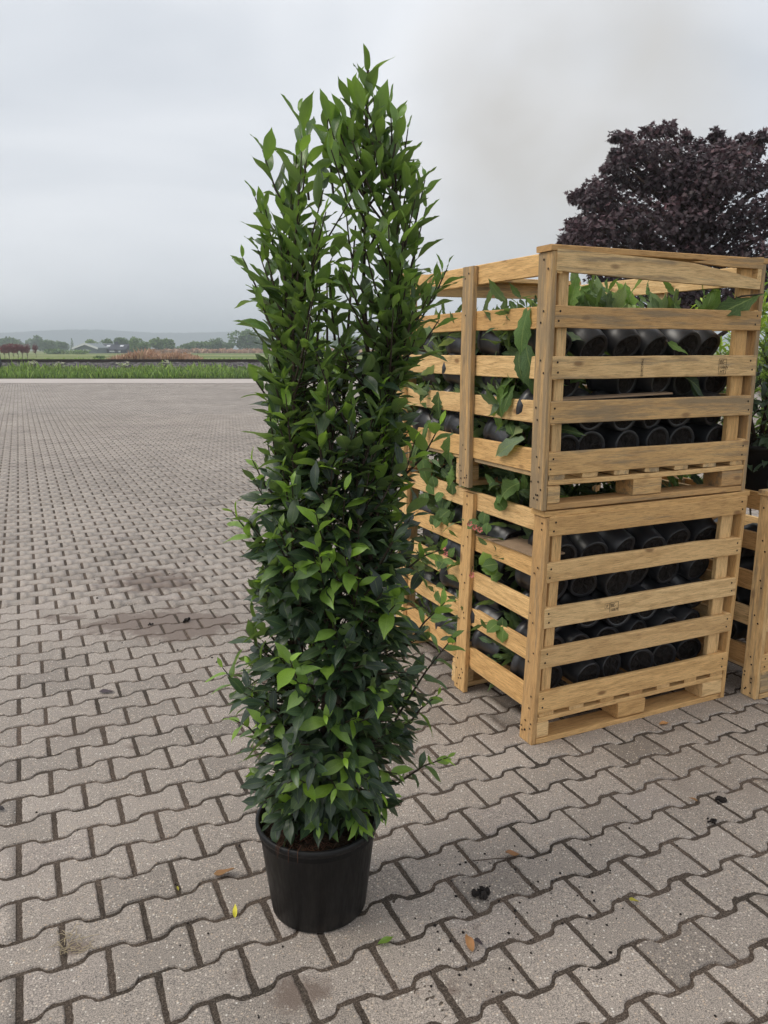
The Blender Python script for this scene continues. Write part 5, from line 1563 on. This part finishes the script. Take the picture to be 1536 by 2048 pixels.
# ================================================================== LITTER ON THE PAVING
def litter_leaf(px, py, L, ang, age, lab, curl=.3, mat='dead_leaf', z=.004, T=None):
    g = gnd(px, py)
    tv, tf, tu = leaf_template(L, L * .38, rows=8, fold=.5, droop=-curl, wave=.05, seed=int(px))
    me = np_mesh('fallen_leaf', tv, tf, M[mat], tu, {'age': np.full(len(tv), age), 'rnd': np.zeros(len(tv))})
    e = bpy.data.objects.new('fallen_leaf', me); link(e)
    e.location = (g.x, g.y, z + .002); e.rotation_euler = (random.uniform(-.05, .1), random.uniform(-.1, .1), R(ang))
    return tag(e, lab, 'leaf', 'leaves fallen on the paving')
litter_leaf(427, 1752, .062, -85, .45, 'curled orange brown leaf on the paving left of the pot', curl=.28)
litter_leaf(470, 1840, .032, 10, 1.0, 'small yellow leaf scrap on the paving before the pot', curl=.5)
litter_leaf(357, 1785, .016, 30, .95, 'tiny yellow leaf scrap in a joint below the brown leaf')
litter_leaf(755, 1893, .045, -70, .75, 'fresh green leaf on the paving just right of the pot', mat='laurel')
litter_leaf(945, 1908, .055, 12, .25, 'brown pointed dead leaf below the soil clod', curl=.15)
litter_leaf(950, 1880, .04, -160, .0, 'dark withered leaf beside the brown pointed one', curl=.2, mat='maple')
litter_leaf(1258, 1800, .035, -150, 1.0, 'small yellow green leaf at a joint on the right of the paving', curl=.3)
litter_leaf(1395, 1605, .03, 60, .3, 'rusty leaf scrap beside the dark moss tuft', curl=.1)
litter_leaf(1318, 1452, .05, -70, .35, 'orange brown leaf scrap before the crate', curl=.1)
litter_leaf(198, 1386, .07, -92, .0, 'dark folded leaf lying alone on the paving', curl=.1, mat='maple')
litter_leaf(1040, 1712, .05, 100, .1, 'crumpled brown leaf on the twig right of the pot', curl=.3)
litter_leaf(10, 1622, .04, 80, .0, 'dark leaf scrap at the left edge of the paving', curl=.1, mat='maple')

def clod(px, py, size, lab, n=10, mat='clod'):
    g = gnd(px, py)
    mb_ = MB(); r_ = random.Random(int(px + py))
    for k in range(n):
        c = Vector((r_.gauss(0, size * .35), r_.gauss(0, size * .3), size * r_.uniform(.1, .4)))
        s = size * r_.uniform(.18, .4)
        q = [Vector((math.cos(a) * math.cos(b), math.sin(a) * math.cos(b), math.sin(b))) * s * r_.uniform(.7, 1.2) for b in (-.6, .5) for a in [i * 1.2566 for i in range(5)]] + [Vector((0, 0, s))]
        mb_.add([c + p for p in q], [(i, (i + 1) % 5, 5 + (i + 1) % 5, 5 + i) for i in range(5)] + [(5 + i, 5 + (i + 1) % 5, 10) for i in range(5)] + [(4, 3, 2, 1, 0)])
    o = mb_.build('soil_clod', M[mat]); o.location = (g.x, g.y, .001)
    return tag(o, lab, 'clod', 'clods lying on the paving')
clod(962, 1790, .030, 'large black soil clod on the paving right of the pot', 16)
clod(1440, 1602, .026, 'black mossy clod on the right of the paving', 14)
clod(1425, 1645, .022, 'dark clod in a joint below the mossy one', 9)
clod(355, 1775, .010, 'small black clod in a joint left of the pot', 5)
clod(375, 1243, .030, 'dark clump of soil on the smeared patch of paving', 9)
clod(300, 1250, .018, 'small dark crumb beside the soil smear', 5)
# crumbs nobody could count
mb = MB(); rr = random.Random(12)
for k in range(270):
    zone = rr.choice([(850, 1250, 1690, 1990, 1), (850, 1250, 1690, 1990, 1), (20, 1500, 1500, 2040, 1), (100, 520, 1150, 1330, 1.3), (900, 1200, 1700, 1850, 1), (0, 500, 800, 1200, 2)])
    g = gnd(rr.uniform(zone[0], zone[1]), rr.uniform(zone[2], zone[3]))
    s = rr.uniform(.0012, .0045) * zone[4]
    q = [Vector((math.cos(a) * s * rr.uniform(.6, 1.3), math.sin(a) * s * rr.uniform(.6, 1.3), 0)) for a in (0, 1.26, 2.5, 3.8, 5.0)]
    mb.add([g + p for p in q] + [g + p * .6 + Vector((0, 0, s * .8)) for p in q], [(i, (i + 1) % 5, 5 + (i + 1) % 5, 5 + i) for i in range(5)] + [(5, 6, 7, 8, 9)])
tag(mb.build('soil_crumbs', M['clod']), 'loose black soil crumbs scattered over the paving', 'soil', kind='stuff')
# twig and dry root tuft
def strand(name, pts, r, mat, lab, cat):
    mb_ = MB()
    for P_ in pts:
        mb_.tube(P_, [r] * len(P_), 5)
    return tag(mb_.build(name, mat), lab, cat)
g0, g1 = gnd(945, 1724), gnd(1030, 1718)
strand('twig', [[g0 + Vector((0, 0, .004)), g0.lerp(g1, .5) + Vector((0, 0, .006)), g1 + Vector((0, 0, .005))]], .0014, M['bark'], 'thin dry twig lying right of the pot', 'twig')
rr = random.Random(4); ps = []
for k in range(26):
    g = gnd(rr.uniform(128, 168), rr.uniform(1872, 1915)) + Vector((0, 0, .004))
    a = rr.uniform(0, 6.28); P_ = [g]
    for j in range(4):
        a += rr.gauss(0, .8); P_.append(P_[-1] + Vector((math.cos(a) * .011, math.sin(a) * .011, rr.uniform(-.001, .003))))
    ps.append(P_)
strand('root_tuft', ps, .0007, M['straw'], 'pale dry root tuft on dark soil at the left of the paving', 'roots')

# ================================================================== HAZE
mb = MB(); mb.box(-3150, 3150, -80, 3100, -1.2, 85)
hz, n, l, out = new_mat('haze_air')
pv = N(n, 'ShaderNodeVolumePrincipled')
pv.inputs['Color'].default_value = (0.86, 0.945, 1.0, 1)
pv.inputs['Density'].default_value = 0.00078
pv.inputs['Anisotropy'].default_value = 0.0
l.new(pv.outputs[0], out.inputs['Volume'])
hzo = mb.build('haze', hz)
tag(hzo, 'pale damp haze over the meadow and hills', 'haze', kind='stuff')
